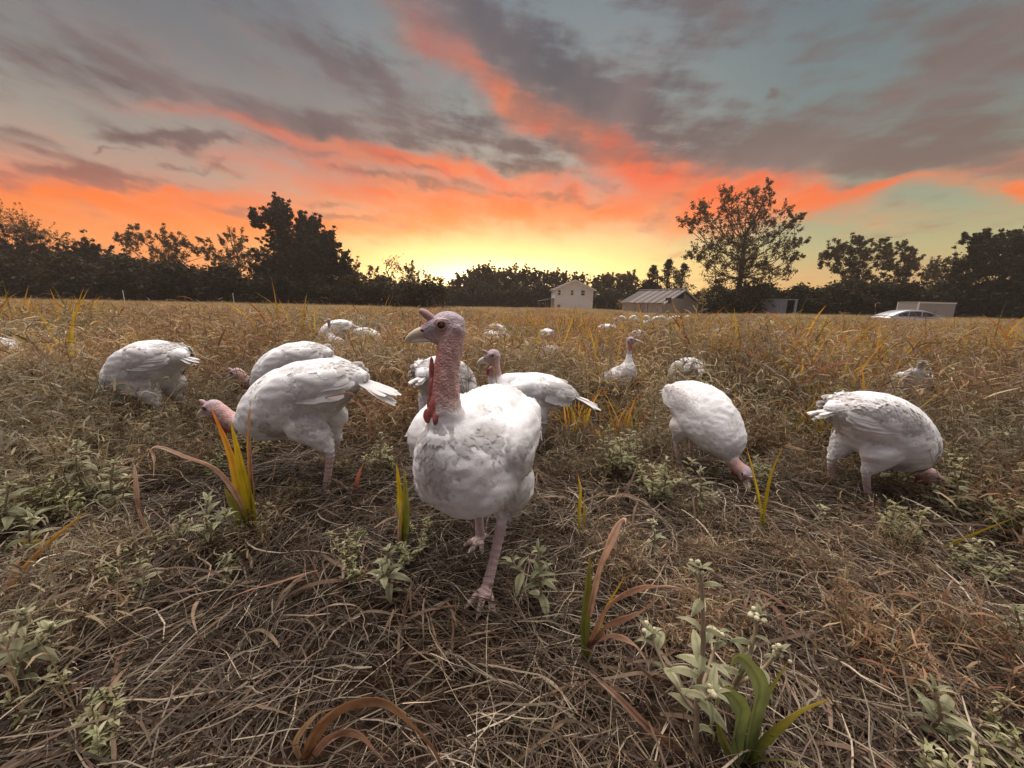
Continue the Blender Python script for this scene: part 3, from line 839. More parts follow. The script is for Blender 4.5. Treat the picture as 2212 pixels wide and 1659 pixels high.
def build_ground():
    xs = np.concatenate([-np.geomspace(260, 6, 30), np.linspace(-5.6, 5.6, 113), np.geomspace(6, 260, 30)])
    ys = np.concatenate([[-60, -25, -10, -5], np.linspace(-2, 9, 111), np.geomspace(9.4, 260, 44)])
    X, Y = np.meshgrid(xs, ys)
    Z = gz(X, Y)
    V = np.stack([X.ravel(), Y.ravel(), Z.ravel()], 1)
    nx, ny = len(xs), len(ys)
    i = np.arange(nx - 1)[None, :] + np.arange(ny - 1)[:, None] * nx
    F = np.stack([i, i + 1, i + 1 + nx, i + nx], -1).reshape(-1, 4)
    m, N = new_mat('field_soil')
    geo = N.n('ShaderNodeNewGeometry'); pos = geo.outputs['Position']
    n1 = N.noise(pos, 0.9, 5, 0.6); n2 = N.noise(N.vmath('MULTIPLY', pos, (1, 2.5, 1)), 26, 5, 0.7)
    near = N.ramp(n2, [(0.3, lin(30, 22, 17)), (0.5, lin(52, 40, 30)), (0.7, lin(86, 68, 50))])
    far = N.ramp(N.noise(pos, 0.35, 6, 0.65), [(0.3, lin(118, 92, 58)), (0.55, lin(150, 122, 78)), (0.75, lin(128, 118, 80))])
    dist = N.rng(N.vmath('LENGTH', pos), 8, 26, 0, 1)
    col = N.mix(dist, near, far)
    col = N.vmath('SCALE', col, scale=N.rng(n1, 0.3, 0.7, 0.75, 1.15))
    b = N.n('ShaderNodeBsdfPrincipled'); N.link(col, b.inputs['Base Color']); b.inputs['Roughness'].default_value = 0.95
    b.inputs['Specular IOR Level'].default_value = 0.1
    bp = N.n('ShaderNodeBump'); bp.inputs['Strength'].default_value = 0.9; bp.inputs['Distance'].default_value = 0.02
    N.link(n2, bp.inputs['Height']); N.link(bp.outputs[0], b.inputs['Normal'])
    surf_out(N, b.outputs[0])
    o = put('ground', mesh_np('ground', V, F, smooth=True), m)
    tag(o, kind='structure')
build_ground()

# ------------------------------------------------------------------ blades and small plants, as numpy strips
RG = np.random.RandomState(11)

def strips(base, head, elev, length, width, bend, rg, seg=4, twist=0.6, fold=0.0, wander=0.0, taper=1.0, colors=None, tipcol=None):
    """n curved strips. head = heading angle, elev = start elevation angle, bend = total change of elevation (down = positive)"""
    n = len(base)
    P = np.zeros((n, seg + 1, 3)); P[:, 0] = base
    el = elev.copy(); hd = head.copy(); st = (length / seg)
    T = np.zeros((n, seg + 1, 3))
    for i in range(seg + 1):
        d = np.stack([np.cos(hd) * np.cos(el), np.sin(hd) * np.cos(el), np.sin(el)], 1)
        T[:, i] = d
        if i < seg: P[:, i + 1] = P[:, i] + d * st[:, None]
        el = el - bend / seg * (0.5 + i / seg)
        hd = hd + wander * rg.normal(0, 1, n)
    side0 = np.stack([-np.sin(head), np.cos(head), np.zeros(n)], 1)
    tw = rg.uniform(-twist, twist, n)
    V = np.zeros((n, seg + 1, 2, 3)); K = np.zeros((n, seg + 1, 2, 3))
    for i in range(seg + 1):
        t = i / seg
        s = side0 * np.cos(tw * (0.4 + t))[:, None] + np.cross(side0, T[:, i]) * np.sin(tw * (0.4 + t))[:, None]
        w = width * (0.55 + 0.45 * min(1, t * 4)) * (1 - t ** 2.2 * taper) * 0.5 + 0.0003
        V[:, i, 0] = P[:, i] - s * w[:, None]; V[:, i, 1] = P[:, i] + s * w[:, None]
        c = colors if tipcol is None else colors * (1 - t) + tipcol * t
        K[:, i, 0] = c; K[:, i, 1] = c
    b = np.arange(n)[:, None] * (seg + 1) * 2 + np.arange(seg)[None, :] * 2
    F = np.stack([b, b + 1, b + 3, b + 2], -1).reshape(-1, 4)
    return V.reshape(-1, 3), F, K.reshape(-1, 3)

def merge(parts):
    V, F, K, n = [], [], [], 0
    for v, f, k in parts:
        V.append(v); F.append(f + n); K.append(k); n += len(v)
    return np.vstack(V), np.vstack(F), np.vstack(K)

def pick(pal, n, rg, jit=0.12):
    P = np.array([lin(*c)[:3] for c in pal])
    i = rg.randint(0, len(P), n); j = rg.randint(0, len(P), n); t = rg.rand(n, 1)
    return np.clip((P[i] * t + P[j] * (1 - t)) * rg.uniform(1 - jit * 2, 1 + jit * 2, (n, 1)), 0, 1)

STRAW = [(142, 124, 102), (172, 156, 130), (102, 84, 66), (70, 56, 45), (126, 100, 80), (216, 198, 170), (108, 78, 60), (84, 64, 50), (116, 102, 82)]
REDBROWN = [(150, 104, 74), (120, 84, 62), (178, 138, 100), (192, 164, 124), (108, 78, 62), (164, 148, 116), (142, 92, 66)]
GOLD = [(202, 172, 116), (180, 146, 94), (212, 188, 134), (166, 138, 92), (158, 146, 98), (190, 150, 100)]
GREEN = [(150, 150, 72), (180, 170, 78), (124, 132, 70), (200, 178, 76)]
SAGE = [(172, 168, 126), (150, 150, 108), (194, 188, 148), (134, 134, 90), (158, 148, 108)]

M['straw'] = leaf_material('dry_straw', gain=0.54, var=0.25, trans=0.15, gloss=0.3, nscale=30)
M['weed'] = leaf_material('dry_weed', alt=((1.06, 1.0, 0.68), 0.75), gain=0.93, var=0.30, trans=0.33, gloss=0.2, nscale=1.3, tint=(1.12, 1.0, 0.8))
M['blade'] = leaf_material('grass_blade', gain=0.80, var=0.18, trans=0.48, gloss=0.3, nscale=24, tint=(1.35, 1.1, 0.5))
M['sage'] = leaf_material('woolly_leaf', gain=0.78, var=0.14, trans=0.28, gloss=0.12, nscale=60, tint=(1.1, 1.08, 0.75))

def thatch_clump(seed, flat=1.0):
    rg = np.random.RandomState(seed); n = 170
    base = np.stack([rg.uniform(-0.2, 0.2, n), rg.uniform(-0.2, 0.2, n), rg.uniform(-0.02, 0.045, n) * flat], 1)
    comb = rg.normal(0, 0.35) + PI * (rg.rand() < 0.5)
    head = np.where(rg.rand(n) < 0.68, comb + rg.normal(0, 0.45, n), rg.uniform(0, 2 * PI, n))
    L = rg.uniform(0.05, 0.24, n)
    return merge([strips(base, head, rg.uniform(-0.10, 0.48, n), L, rg.uniform(0.0010, 0.0038, n), rg.uniform(0.1, 1.7, n), rg, seg=5, twist=1.4, wander=0.26, taper=0.7, colors=pick(STRAW, n, rg, 0.25))])

def thatch_broad(seed):
    """a few broad dead leaves lying and curling"""
    rg = np.random.RandomState(seed); n = 7
    base = np.stack([rg.uniform(-0.1, 0.1, n), rg.uniform(-0.1, 0.1, n), rg.uniform(0.01, 0.06, n)], 1)
    return merge([strips(base, rg.uniform(0, 2 * PI, n), rg.uniform(0.1, 0.9, n), rg.uniform(0.10, 0.28, n), rg.uniform(0.005, 0.011, n), rg.uniform(0.8, 2.4, n), rg, seg=8, twist=1.8, wander=0.10, colors=pick([(150, 122, 98), (122, 92, 74), (176, 152, 124), (140, 100, 78)], n, rg))])

def stem_clump(seed, h=0.38, r=0.14, n=26, pal=REDBROWN, leafy=5):
    """dry standing weeds: thin stems carrying short curled leaves and seed flecks"""
    rg = np.random.RandomState(seed)
    base = np.stack([rg.normal(0, r, n), rg.normal(0, r, n), np.zeros(n)], 1)
    head = rg.uniform(0, 2 * PI, n); el = rg.uniform(1.0, 1.5, n); L = rg.uniform(0.5, 1.15, n) * h
    c = pick(pal, n, rg)
    st = strips(base, head, el, L, rg.uniform(0.002, 0.0042, n), rg.uniform(0.0, 0.7, n), rg, seg=5, twist=1, wander=0.07, taper=0.6, colors=c)
    V = st[0].reshape(n, 6, 2, 3).mean(2)
    idx = np.repeat(np.arange(n), leafy); t = rg.randint(1, 6, len(idx))
    lb = V[idx, t]; m = len(idx)
    lf = strips(lb, rg.uniform(0, 2 * PI, m), rg.uniform(-0.2, 1.1, m), rg.uniform(0.03, 0.11, m) * h / 0.38, rg.uniform(0.004, 0.011, m), rg.uniform(0.6, 2.4, m), rg, seg=3, twist=1.2, wander=0.2, colors=pick(pal, m, rg))
    k = n * 5; ib = rg.randint(0, n, k)
    fb = V[ib, rg.randint(3, 6, k)] + rg.normal(0, 0.012, (k, 3))
    fl = strips(fb, rg.uniform(0, 2 * PI, k), rg.uniform(-0.5, 1.2, k), rg.uniform(0.008, 0.022, k), rg.uniform(0.003, 0.007, k), rg.uniform(-0.5, 1, k), rg, seg=1, colors=pick(pal + [(206, 168, 112)], k, rg))
    return merge([st, lf, fl])

def grass_clump(seed, h=0.45, n=16, pal=GREEN, w=0.016, r=0.05, dead=0.35):
    """broad leaved annual grass: folded blades rising from a common foot"""
    rg = np.random.RandomState(seed)
    base = np.stack([rg.normal(0, r, n), rg.normal(0, r, n), np.zeros(n)], 1)
    L = rg.uniform(0.45, 1.15, n) * h
    c = pick(pal, n, rg); dm = rg.rand(n) < dead
    c[dm] = pick(REDBROWN, dm.sum(), rg)
    tip = c * np.array((1.25, 1.0, 0.8)) * 0.95
    return strips(base, rg.uniform(0, 2 * PI, n), rg.uniform(1.05, 1.5, n), L, rg.uniform(0.6, 1.2, n) * w, np.where(dm, rg.uniform(0.8, 2.6, n), rg.uniform(0.0, 1.0, n)), rg, seg=6, twist=0.9, wander=0.05, colors=c, tipcol=np.clip(tip, 0, 1))

def sage_clump(seed, h=0.30, stems=5, leaves=20, ll=0.068, pal=SAGE):
    """grey-green woolly weed with drooping pointed leaves"""
    rg = np.random.RandomState(seed)
    base = np.stack([rg.normal(0, 0.035, stems), rg.normal(0, 0.035, stems), np.zeros(stems)], 1)
    L = rg.uniform(0.6, 1.1, stems) * h
    st = strips(base, rg.uniform(0, 2 * PI, stems), rg.uniform(1.15, 1.55, stems), L, np.full(stems, 0.005), rg.uniform(-0.1, 0.3, stems), rg, seg=6, twist=1.5, wander=0.05, taper=0.5, colors=pick([(140, 120, 96), (128, 112, 88)], stems, rg))
    V = st[0].reshape(stems, 7, 2, 3).mean(2)
    idx = np.repeat(np.arange(stems), leaves); m = len(idx)
    t = rg.uniform(1.5, 6, m) ** 1.0; ti = np.floor(t).astype(int).clip(0, 5); f = (t - ti)[:, None]
    lb = V[idx, ti] * (1 - f) + V[idx, ti + 1] * f
    Ls = rg.uniform(0.55, 1.1, m) * ll * (1.15 - 0.09 * t)
    lf = strips(lb, rg.uniform(0, 2 * PI, m), rg.uniform(0.1, 0.9, m), Ls, Ls * rg.uniform(0.30, 0.42, m), rg.uniform(0.9, 2.0, m), rg, seg=4, twist=0.3, wander=0.05, colors=pick(pal, m, rg, 0.08))
    return merge([st, lf])

def far_clump(seed, pal, h=0.5, r=0.45, n=60):
    rg = np.random.RandomState(seed)
    base = np.stack([rg.normal(0, r, n), rg.normal(0, r, n), np.zeros(n)], 1)
    c = pick(pal, n, rg)
    st = strips(base, rg.uniform(0, 2 * PI, n), rg.uniform(0.9, 1.5, n), rg.uniform(0.5, 1.2, n) * h, rg.uniform(0.004, 0.014, n), rg.uniform(0, 1.4, n), rg, seg=4, twist=1.5, wander=0.12, colors=c)
    k = n * 3
    V = st[0].reshape(n, 5, 2, 3).mean(2)
    fb = V[rg.randint(0, n, k), rg.randint(2, 5, k)] + rg.normal(0, 0.03, (k, 3))
    fl = strips(fb, rg.uniform(0, 2 * PI, k), rg.uniform(-0.6, 1.2, k), rg.uniform(0.02, 0.07, k), rg.uniform(0.008, 0.02, k), rg.uniform(-0.5, 1.5, k), rg, seg=1, colors=np.clip(pick(pal, k, rg) * 1.15, 0, 1))
    return merge([st, fl])

BIRD_SPOTS = []
def trampled(x, y):
    """1 in undisturbed growth, down to 0.3 where the flock walks: round each bird and along the way it came"""
    f = np.ones(len(x))
    for bx, by, k in BIRD_SPOTS:
        L = min(0.35 * by, 0.7 + 0.28 * by); n = math.hypot(bx, by)
        dx, dy = -bx / n, -by / n
        t = np.clip((x - bx) * dx + (y - by) * dy, 0, L)
        d = np.hypot(x - bx - dx * t, y - by - dy * t)
        r = 0.15 + 0.024 * by
        f = np.minimum(f, k + (1 - k) * np.clip((d - r) / (r * 1.2) - 0.0 + 0.5 * t / L, 0, 1))
    return f

def scatter(name, sources, mat, pts, rz, sc, tilt=0.08, seed=0, tread=True):
    """a carpet nobody could count: GN instances of the clump meshes on points; one object"""
    rg = np.random.RandomState(seed)
    col = bpy.data.collections.new(name + '_clumps')
    for i, (V, F, K) in enumerate(sources):
        me = mesh_np(name + '_clump', V, F, K)
        me.materials.append(mat)
        col.objects.link(bpy.data.objects.new(name + '_clump', me))
    n = len(pts)
    sc = np.asarray(sc)
    if tread: sc = sc * trampled(pts[:, 0], pts[:, 1])
    me = bpy.data.meshes.new(name)
    me.vertices.add(n); me.vertices.foreach_set('co', np.asarray(pts, np.float32).ravel())
    def attr(nm, typ, arr, key='value'):
        a = me.attributes.new(nm, typ, 'POINT'); a.data.foreach_set(key, arr)
    rot = np.stack([rg.normal(0, tilt, n), rg.normal(0, tilt, n), rz], 1).astype(np.float32)
    attr('rot', 'FLOAT_VECTOR', rot.ravel(), 'vector')
    attr('sc', 'FLOAT', np.asarray(sc, np.float32))
    attr('idx', 'INT', rg.randint(0, len(sources), n).astype(np.int32))
    o = bpy.data.objects.new(name, me); C.objects.link(o)
    me.materials.append(mat)
    g = bpy.data.node_groups.new(name, 'GeometryNodeTree')
    g.interface.new_socket('Geometry', in_out='INPUT', socket_type='NodeSocketGeometry')
    g.interface.new_socket('Geometry', in_out='OUTPUT', socket_type='NodeSocketGeometry')
    a, b = g.nodes.new('NodeGroupInput'), g.nodes.new('NodeGroupOutput')
    ip = g.nodes.new('GeometryNodeInstanceOnPoints')
    ci = g.nodes.new('GeometryNodeCollectionInfo'); ci.inputs[0].default_value = col
    ci.inputs['Separate Children'].default_value = True; ci.inputs['Reset Children'].default_value = True
    def na(nm, typ):
        q = g.nodes.new('GeometryNodeInputNamedAttribute'); q.data_type = typ; q.inputs[0].default_value = nm
        return q.outputs[0]
    er = g.nodes.new('FunctionNodeEulerToRotation')
    g.links.new(na('rot', 'FLOAT_VECTOR'), er.inputs[0])
    g.links.new(a.outputs[0], ip.inputs['Points']); g.links.new(ci.outputs[0], ip.inputs['Instance'])
    ip.inputs['Pick Instance'].default_value = True
    g.links.new(na('idx', 'INT'), ip.inputs['Instance Index'])
    g.links.new(er.outputs[0], ip.inputs['Rotation'])
    g.links.new(na('sc', 'FLOAT'), ip.inputs['Scale'])
    g.links.new(ip.outputs[0], b.inputs[0])
    md = o.modifiers.new('scatter', 'NODES'); md.node_group = g
    tag(o, kind='stuff')
    return o

def wedge(n, y0, y1, power=1.0, margin=0.35, rg=RG, side=1.55):
    """random ground points in the wedge the photograph looks into, density falling with distance when power > 1"""
    t = rg.rand(n)
    y = y0 + (y1 - y0) * t ** power
    x = rg.uniform(-1, 1, n) * (y * side + margin + 0.5)
    return x, y

def pts3(x, y, dz=0.0):
    return np.stack([x, y, gz(x, y) + dz], 1)

# patches of the weeds follow slow noise so the field has thin and thick places
def patch(x, y, s, off=0.0):
    return np.array([noise.noise(Vector((a * s + off, b * s, off * 0.7))) for a, b in zip(x, y)])


def patch_mesh(clumps, size, count, seed, smin=0.7, smax=1.15, tilt=0.1, turn=2 * PI):
    """a square patch of many clumps merged into one mesh, so few instances overlap"""
    rg = np.random.RandomState(seed)
    out = []
    for k in range(count):
        V, F, K = clumps[rg.randint(len(clumps))]
        a = rg.uniform(0, turn); s_ = rg.uniform(smin, smax)
        R = np.array([[math.cos(a), -math.sin(a), rg.normal(0, tilt)], [math.sin(a), math.cos(a), rg.normal(0, tilt)], [0, 0, 1]])
        q = (V * s_) @ R.T + np.array((rg.uniform(-0.5, 0.5) * size, rg.uniform(-0.5, 0.5) * size, 0))
        out.append((q, F, K * rg.uniform(0.82, 1.15)))
    return merge(out)

def grid(y0, y1, s, side=1.55, margin=0.6, rg=RG):
    out = []
    y = y0
    while y < y1:
        w = y * side + margin
        n = int(2 * w / s) + 1
        xs = (np.arange(n) - (n - 1) / 2) * s + rg.uniform(-0.3, 0.3) * s
        out.append(np.stack([xs + rg.uniform(-0.15, 0.15, n) * s, np.full(n, y) + rg.uniform(-0.15, 0.15, n) * s], 1))
        y += s
    P = np.vstack(out)
    return P[:, 0], P[:, 1]

def build_field():
    rg = RG
    # flattened dead grass in the foreground and under everything
    th = [thatch_clump(i) for i in range(10)]
    x, y = grid(0.0, 5.2, 0.42)
    n = len(x)
    scatter('dead_grass', [patch_mesh(th, 0.5, 13, 200 + i, turn=0.7) for i in range(14)], M['straw'], pts3(x, y, rg.uniform(-0.015, 0.015, n)), patch(x, y, 1.3, 2.0) * 4.0 + rg.normal(0.5, 0.35, n), rg.uniform(0.9, 1.1, n), 0.03, 1, False)
    x, y = wedge(420, 0.1, 6.0, 1.1, 0.5); n = len(x)
    scatter('fallen_leaves', [thatch_broad(i + 30) for i in range(8)], M['straw'], pts3(x, y, 0.01), rg.uniform(0, 2 * PI, n), rg.uniform(0.6, 1.1, n), 0.2, 2, False)
    # standing red brown dry weeds, thin near the camera, waist deep further out
    pals = [REDBROWN, REDBROWN + STRAW[:2], REDBROWN + GOLD[:3], GOLD[:4] + REDBROWN[:2]]
    st = [stem_clump(50 + i, 0.42, 0.10, 20, pals[i % 4]) for i in range(12)]
    x, y = grid(0.75, 3.2, 0.30); n = len(x)
    sc = np.clip(0.32 + (y - 0.8) * 0.44 + 0.25 * np.clip(np.abs(x) / y - 0.45, 0, 1), 0.36, 1.1) * rg.uniform(0.7, 1.25, n)
    keep = (patch(x, y, 0.9) + 0.25 + 0.45 * np.clip(y - 1.0, 0, 1) + 0.6 * np.clip(np.abs(x) / y - 0.4, 0, 1)) > rg.rand(n)
    sn = [stem_clump(500 + i, 0.42, 0.10, 20, [(140, 108, 80), (118, 92, 70), (168, 142, 108), (152, 138, 104), (126, 84, 62)]) for i in range(8)]
    scatter('dry_weeds_near', [patch_mesh(sn, 0.42, 7, 230 + i) for i in range(10)], M['weed'], pts3(x, y)[keep], rg.uniform(0, 2 * PI, n)[keep], sc[keep], 0.05, 3)
    x, y = grid(3.0, 18.0, 0.85); n = len(x)
    keep = ((patch(x, y, 0.5) + 0.75) > rg.rand(n) * 0.8) & ((x / y < 0.62) | (rg.rand(n) < 0.45))
    scatter('dry_weeds', [patch_mesh(st, 1.0, 26, 250 + i, 0.75, 1.45) for i in range(8)], M['weed'], pts3(x, y)[keep], rg.uniform(0, 2 * PI, n)[keep], (rg.uniform(0.85, 1.1, n) * np.clip(1.14 - (y - 4) * 0.05, 0.55, 1.14))[keep], 0.04, 8)
    # grey green leafy weeds among them
    sg = [sage_clump(80 + i) for i in range(8)]
    x, y = grid(0.55, 14.0, 0.55); n = len(x)
    side = np.clip(np.abs(x) / (y + 0.6), 0, 1.4)
    keep = (patch(x, y, 0.9, 5.0) + 0.24 + 1.1 * np.clip(side - 0.22, 0, 1)) > rg.rand(n)
    sc = rg.uniform(0.7, 1.1, n) * np.clip(0.62 + (y - 0.9) * 0.35, 0.50, 1.35)
    scatter('leafy_weeds', [patch_mesh(sg, 0.6, 5, 270 + i, 0.6, 1.2) for i in range(8)], M['sage'], pts3(x, y)[keep], rg.uniform(0, 2 * PI, n)[keep], sc[keep], 0.05, 4)
    # broad bladed yellow green grass in loose patches
    gr = [grass_clump(110 + i, 0.74, 15, GREEN + [(188, 162, 84), (176, 138, 80)], 0.027, 0.06, 0.35) for i in range(8)]
    x, y = grid(2.3, 14.0, 0.7); n = len(x)
    band = np.exp(-((x / y - 0.25) / 0.5) ** 2) + 0.7 * np.exp(-((x / y + 1.15) / 0.2) ** 2)
    keep = (patch(x, y, 0.5, 9.0) * 1.5 + 0.15 + 0.8 * band) > rg.rand(n) * 0.85
    scatter('yellow_green_grass', [patch_mesh(gr, 0.7, 4 + i % 5, 290 + i, 0.6, 1.15) for i in range(8)], M['blade'], pts3(x, y)[keep], rg.uniform(0, 2 * PI, n)[keep], (rg.uniform(0.7, 1.1, n) * np.clip(0.7 + (y - 2) * 0.18, 0.7, 1.12) * np.clip(1.0 - (y - 7) * 0.07, 0.55, 1))[keep], 0.05, 5)
    # golden tan weeds filling the field to the tree line
    fc = [far_clump(140 + i, GOLD if i < 5 else GOLD + REDBROWN, r=0.30, n=40) for i in range(9)]
    x, y = grid(9.0, 66.0, 1.8, margin=3.0); n = len(x)
    tall = np.clip((x / y - 0.25) / 0.5, 0, 1)
    scatter('field_grass', [patch_mesh(fc, 2.0, 24, 310 + i, 0.7, 1.3) for i in range(9)], M['weed'], pts3(x, y), rg.uniform(0, 2 * PI, n), rg.uniform(0.85, 1.1, n) * (0.64 + 0.14 * tall + 0.12 * np.clip(-x / y, 0, 1)) * (1 - 0.34 * np.exp(-((x / y - 0.40) / 0.14) ** 2) * (y < 50)), 0.02, 6)
    # taller dark seeding stalks standing over the rest
    ts = [stem_clump(360 + i, 0.66, 0.12, 9, [(118, 70, 48), (96, 60, 44), (150, 96, 62), (178, 140, 96)], 4) for i in range(8)]
    x, y = grid(2.0, 13.0, 0.8); n = len(x)
    keep = (patch(x, y, 0.6, 3.0) + 1.0) > rg.rand(n)
    scatter('tall_stalks', [patch_mesh(ts, 0.8, 7, 370 + i, 0.6, 1.2) for i in range(8)], M['weed'], pts3(x, y)[keep], rg.uniform(0, 2 * PI, n)[keep], (rg.uniform(0.7, 1.1, n) * np.clip(0.45 + 0.18 * (y - 2), 0.45, 1.0))[keep], 0.05, 9)
    # olive weeds on the right side
    oc = [far_clump(170 + i, [(158, 154, 112), (136, 138, 100), (178, 168, 126), (164, 142, 104)], 0.46, 0.22, 40) for i in range(6)]
    x, y = grid(2.4, 30.0, 1.2, margin=1.0)
    keep = (x / y) > rg.normal(0.55, 0.20, len(x)) + 0.35 * (y < 5); x, y = x[keep], y[keep]; n = len(x)
    scatter('olive_weeds', [patch_mesh(oc, 1.4, 16, 330 + i, 0.7, 1.25) for i in range(6)], M['weed'], pts3(x, y), rg.uniform(0, 2 * PI, n), rg.uniform(0.8, 1.1, n) * np.clip(1.0 - (y - 6) * 0.02, 0.62, 1) * np.clip(0.35 + 0.2 * (y - 2), 0.35, 1.0), 0.03, 7)

# ------------------------------------------------------------------ trees
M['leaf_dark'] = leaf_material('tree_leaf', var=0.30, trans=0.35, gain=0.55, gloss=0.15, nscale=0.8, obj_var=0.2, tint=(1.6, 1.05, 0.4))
M['bark'] = plain_material('bark', (0.055, 0.042, 0.032), 0.9, var=0.3, nscale=3)

def leaf_cards(centers, spread, per, size, rg, cols):
    """small leaf quads around cluster centres (vectorised)"""
    c = np.repeat(centers, per, axis=0); n = len(c)
    sp = np.repeat(spread, per)[:, None] if hasattr(spread, '__len__') else spread
    p = c + rg.normal(0, 1, (n, 3)) * sp * np.array((1, 1, 0.8))
    a = rg.normal(0, 1, (n, 3)); a /= np.linalg.norm(a, axis=1, keepdims=True)
    b = np.cross(a, rg.normal(0, 1, (n, 3))); b /= np.linalg.norm(b, axis=1, keepdims=True)
    s = size * rg.uniform(0.55, 1.3, (n, 1))
    V = np.stack([p - a * s, p - b * s * 0.5, p + a * s, p + b * s * 0.5], 1).reshape(-1, 3)
    F = np.arange(n * 4).reshape(n, 4)
    k = pick(cols, n, rg, 0.2)
    return V, F, np.repeat(k, 4, axis=0)

LEAFCOL = [(84, 82, 50), (70, 70, 44), (100, 88, 52), (108, 82, 50)]
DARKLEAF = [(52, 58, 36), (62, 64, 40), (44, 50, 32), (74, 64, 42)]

def grow(acc, p, d, L, r, level, rg, tips, gnarl=0.25, up=0.15, kids=(3, 5), spread=0.75):
    """one limb as a bent tapering tube, then its children"""
    n = 5
    pts = [np.array(p, float)]; dd = np.array(d, float)
    for i in range(n):
        dd = dd + rg.normal(0, gnarl / n * 1.6, 3) + np.array((0, 0, up / n)); dd /= np.linalg.norm(dd)
        pts.append(pts[-1] + dd * L / n)
    acc.tube(pts, [r * (1 - 0.62 * i / n) for i in range(n + 1)], 5 if level > 1 else 4 if level == 1 else 3, caps=False)
    if level == 0:
        tips.append((pts[-1], 1.0)); tips.append((pts[3], 0.8)); return
    tips_here = rg.randint(kids[0], kids[1] + 1)
    for k in range(tips_here):
        i = rg.randint(2, n + 1) if k else n
        q = pts[i]
        v = rg.normal(0, 1, 3); v -= dd * v.dot(dd); v /= np.linalg.norm(v)
        nd = dd * (1 - spread * 0.55) + v * spread * rg.uniform(0.6, 1.1); nd /= np.linalg.norm(nd)
        grow(acc, q, nd, L * rg.uniform(0.55, 0.78), r * 0.5, level - 1, rg, tips, gnarl, up, kids, spread)

def silhouette_tree(name, Y, base_px, blobs, label, category='tree', group=None, seed=1, per=26, dens=1.0, cols=LEAFCOL, leaf=0.17, twig=True, trunk_r=0.25, hollow=0.25, depth=1.0):
    """a tree whose limbs reach to a set of foliage masses; blobs are (x, y, radius) read off the photograph and set at the tree's own
    distance, each mass a rounded volume scattered in depth, broken into many leaf sprays on twigs"""
    rg = np.random.RandomState(seed)
    bx, by = base_px
    base = at_depth(bx, by, Y); base.z = float(gz(base.x, Y))
    root = empty(name, base)
    inv = Vector(base)
    acc = Acc()
    cents = []
    for (x, y, r) in blobs:
        c = at_depth(x, y, Y)
        R = (at_depth(x + r, y, Y) - c).length
        off = rg.normal(0, 0.5) * R * depth
        cents.append((np.array(c - inv) + np.array((0, off, 0)), R))
    cents.sort(key=lambda q: q[0][2])
    H = max(c[2] + R for c, R in cents)
    top = np.array(cents[-1][0])
    mid = np.mean([c for c, R in cents], axis=0)
    # trunk
    tp = [np.zeros(3), np.array((mid[0] * 0.15, mid[1] * 0.1, H * 0.18)), np.array((mid[0] * 0.5, mid[1] * 0.4, H * 0.42)), np.array((mid[0] * 0.8, mid[1] * 0.6, H * 0.62)), top * 0.9]
    P = catmull([list(q) for q in tp], 4)
    acc.tube([Vector(q) for q in P], [trunk_r * (1 - 0.85 * i / len(P)) for i in range(len(P))], 7, caps=False)
    spr = []
    for c, R in cents:
        j = int(np.clip(np.argmin(np.abs(P[:, 2] - c[2] * 0.62)), 1, len(P) - 1))
        s = P[j]
        m = s * 0.45 + c * 0.55 + np.array((0, 0, -0.05 * H)) + rg.normal(0, 0.22 * R, 3)
        m2 = s * 0.75 + c * 0.25 + rg.normal(0, 0.22 * R, 3) + np.array((0, 0, -0.02 * H))
        limb = catmull([list(s), list(m2), list(m), list(c)], 3)
        acc.tube([Vector(q) for q in limb], [min(trunk_r * 0.30, 0.09) * (1 - 0.75 * i / len(limb)) for i in range(len(limb))], 5, caps=False)
        n = max(8, int(26 * dens * (R / 1.2) ** 1.6))
        v = rg.normal(0, 1, (n, 3)); v /= np.linalg.norm(v, axis=1, keepdims=True)
        rad = rg.uniform(hollow, 1.0, n) ** 0.6
        q = c + v * rad[:, None] * R
        for k in range(n):
            spr.append((q[k], R * rg.uniform(0.10, 0.20)))
            if twig and rad[k] > 0.45:
                e = q[k] + v[k] * R * 0.25 * rg.rand() + np.array((0, 0, 0.06 * R))
                acc.tube([Vector(c * 0.6 + q[k] * 0.4), Vector((c * 0.3 + q[k] * 0.7) + rg.normal(0, 0.06 * R, 3)), Vector(q[k]), Vector(e)], [0.05, 0.035, 0.02, 0.008], 3, caps=False)
                if rg.rand() < 0.6: spr.append((e, R * 0.08))
                if rg.rand() < 0.5:
                    g_ = q[k] + (v[k] * 0.6 + np.array((0, 0, 0.7))) * R * rg.uniform(0.35, 0.9)
                    acc.tube([Vector(q[k]), Vector((q[k] + g_) / 2 + rg.normal(0, 0.05 * R, 3)), Vector(g_)], [0.02, 0.014, 0.006], 3, caps=False)
                    spr.append(((q[k] + g_) / 2, 0.12)); spr.append((g_, 0.10))
    cc = np.array([s[0] for s in spr]); ss = np.array([max(0.10, s[1]) for s in spr])
    # leaf sprays follow short twig directions: elongate each cluster
    L = leaf_cards(cc, ss, int(per * 1.35), leaf * 0.84, rg, cols)
    acc.build('trunk', M['bark'], root)
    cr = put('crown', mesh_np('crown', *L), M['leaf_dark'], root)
    tag(root, label, category, group)
    return root

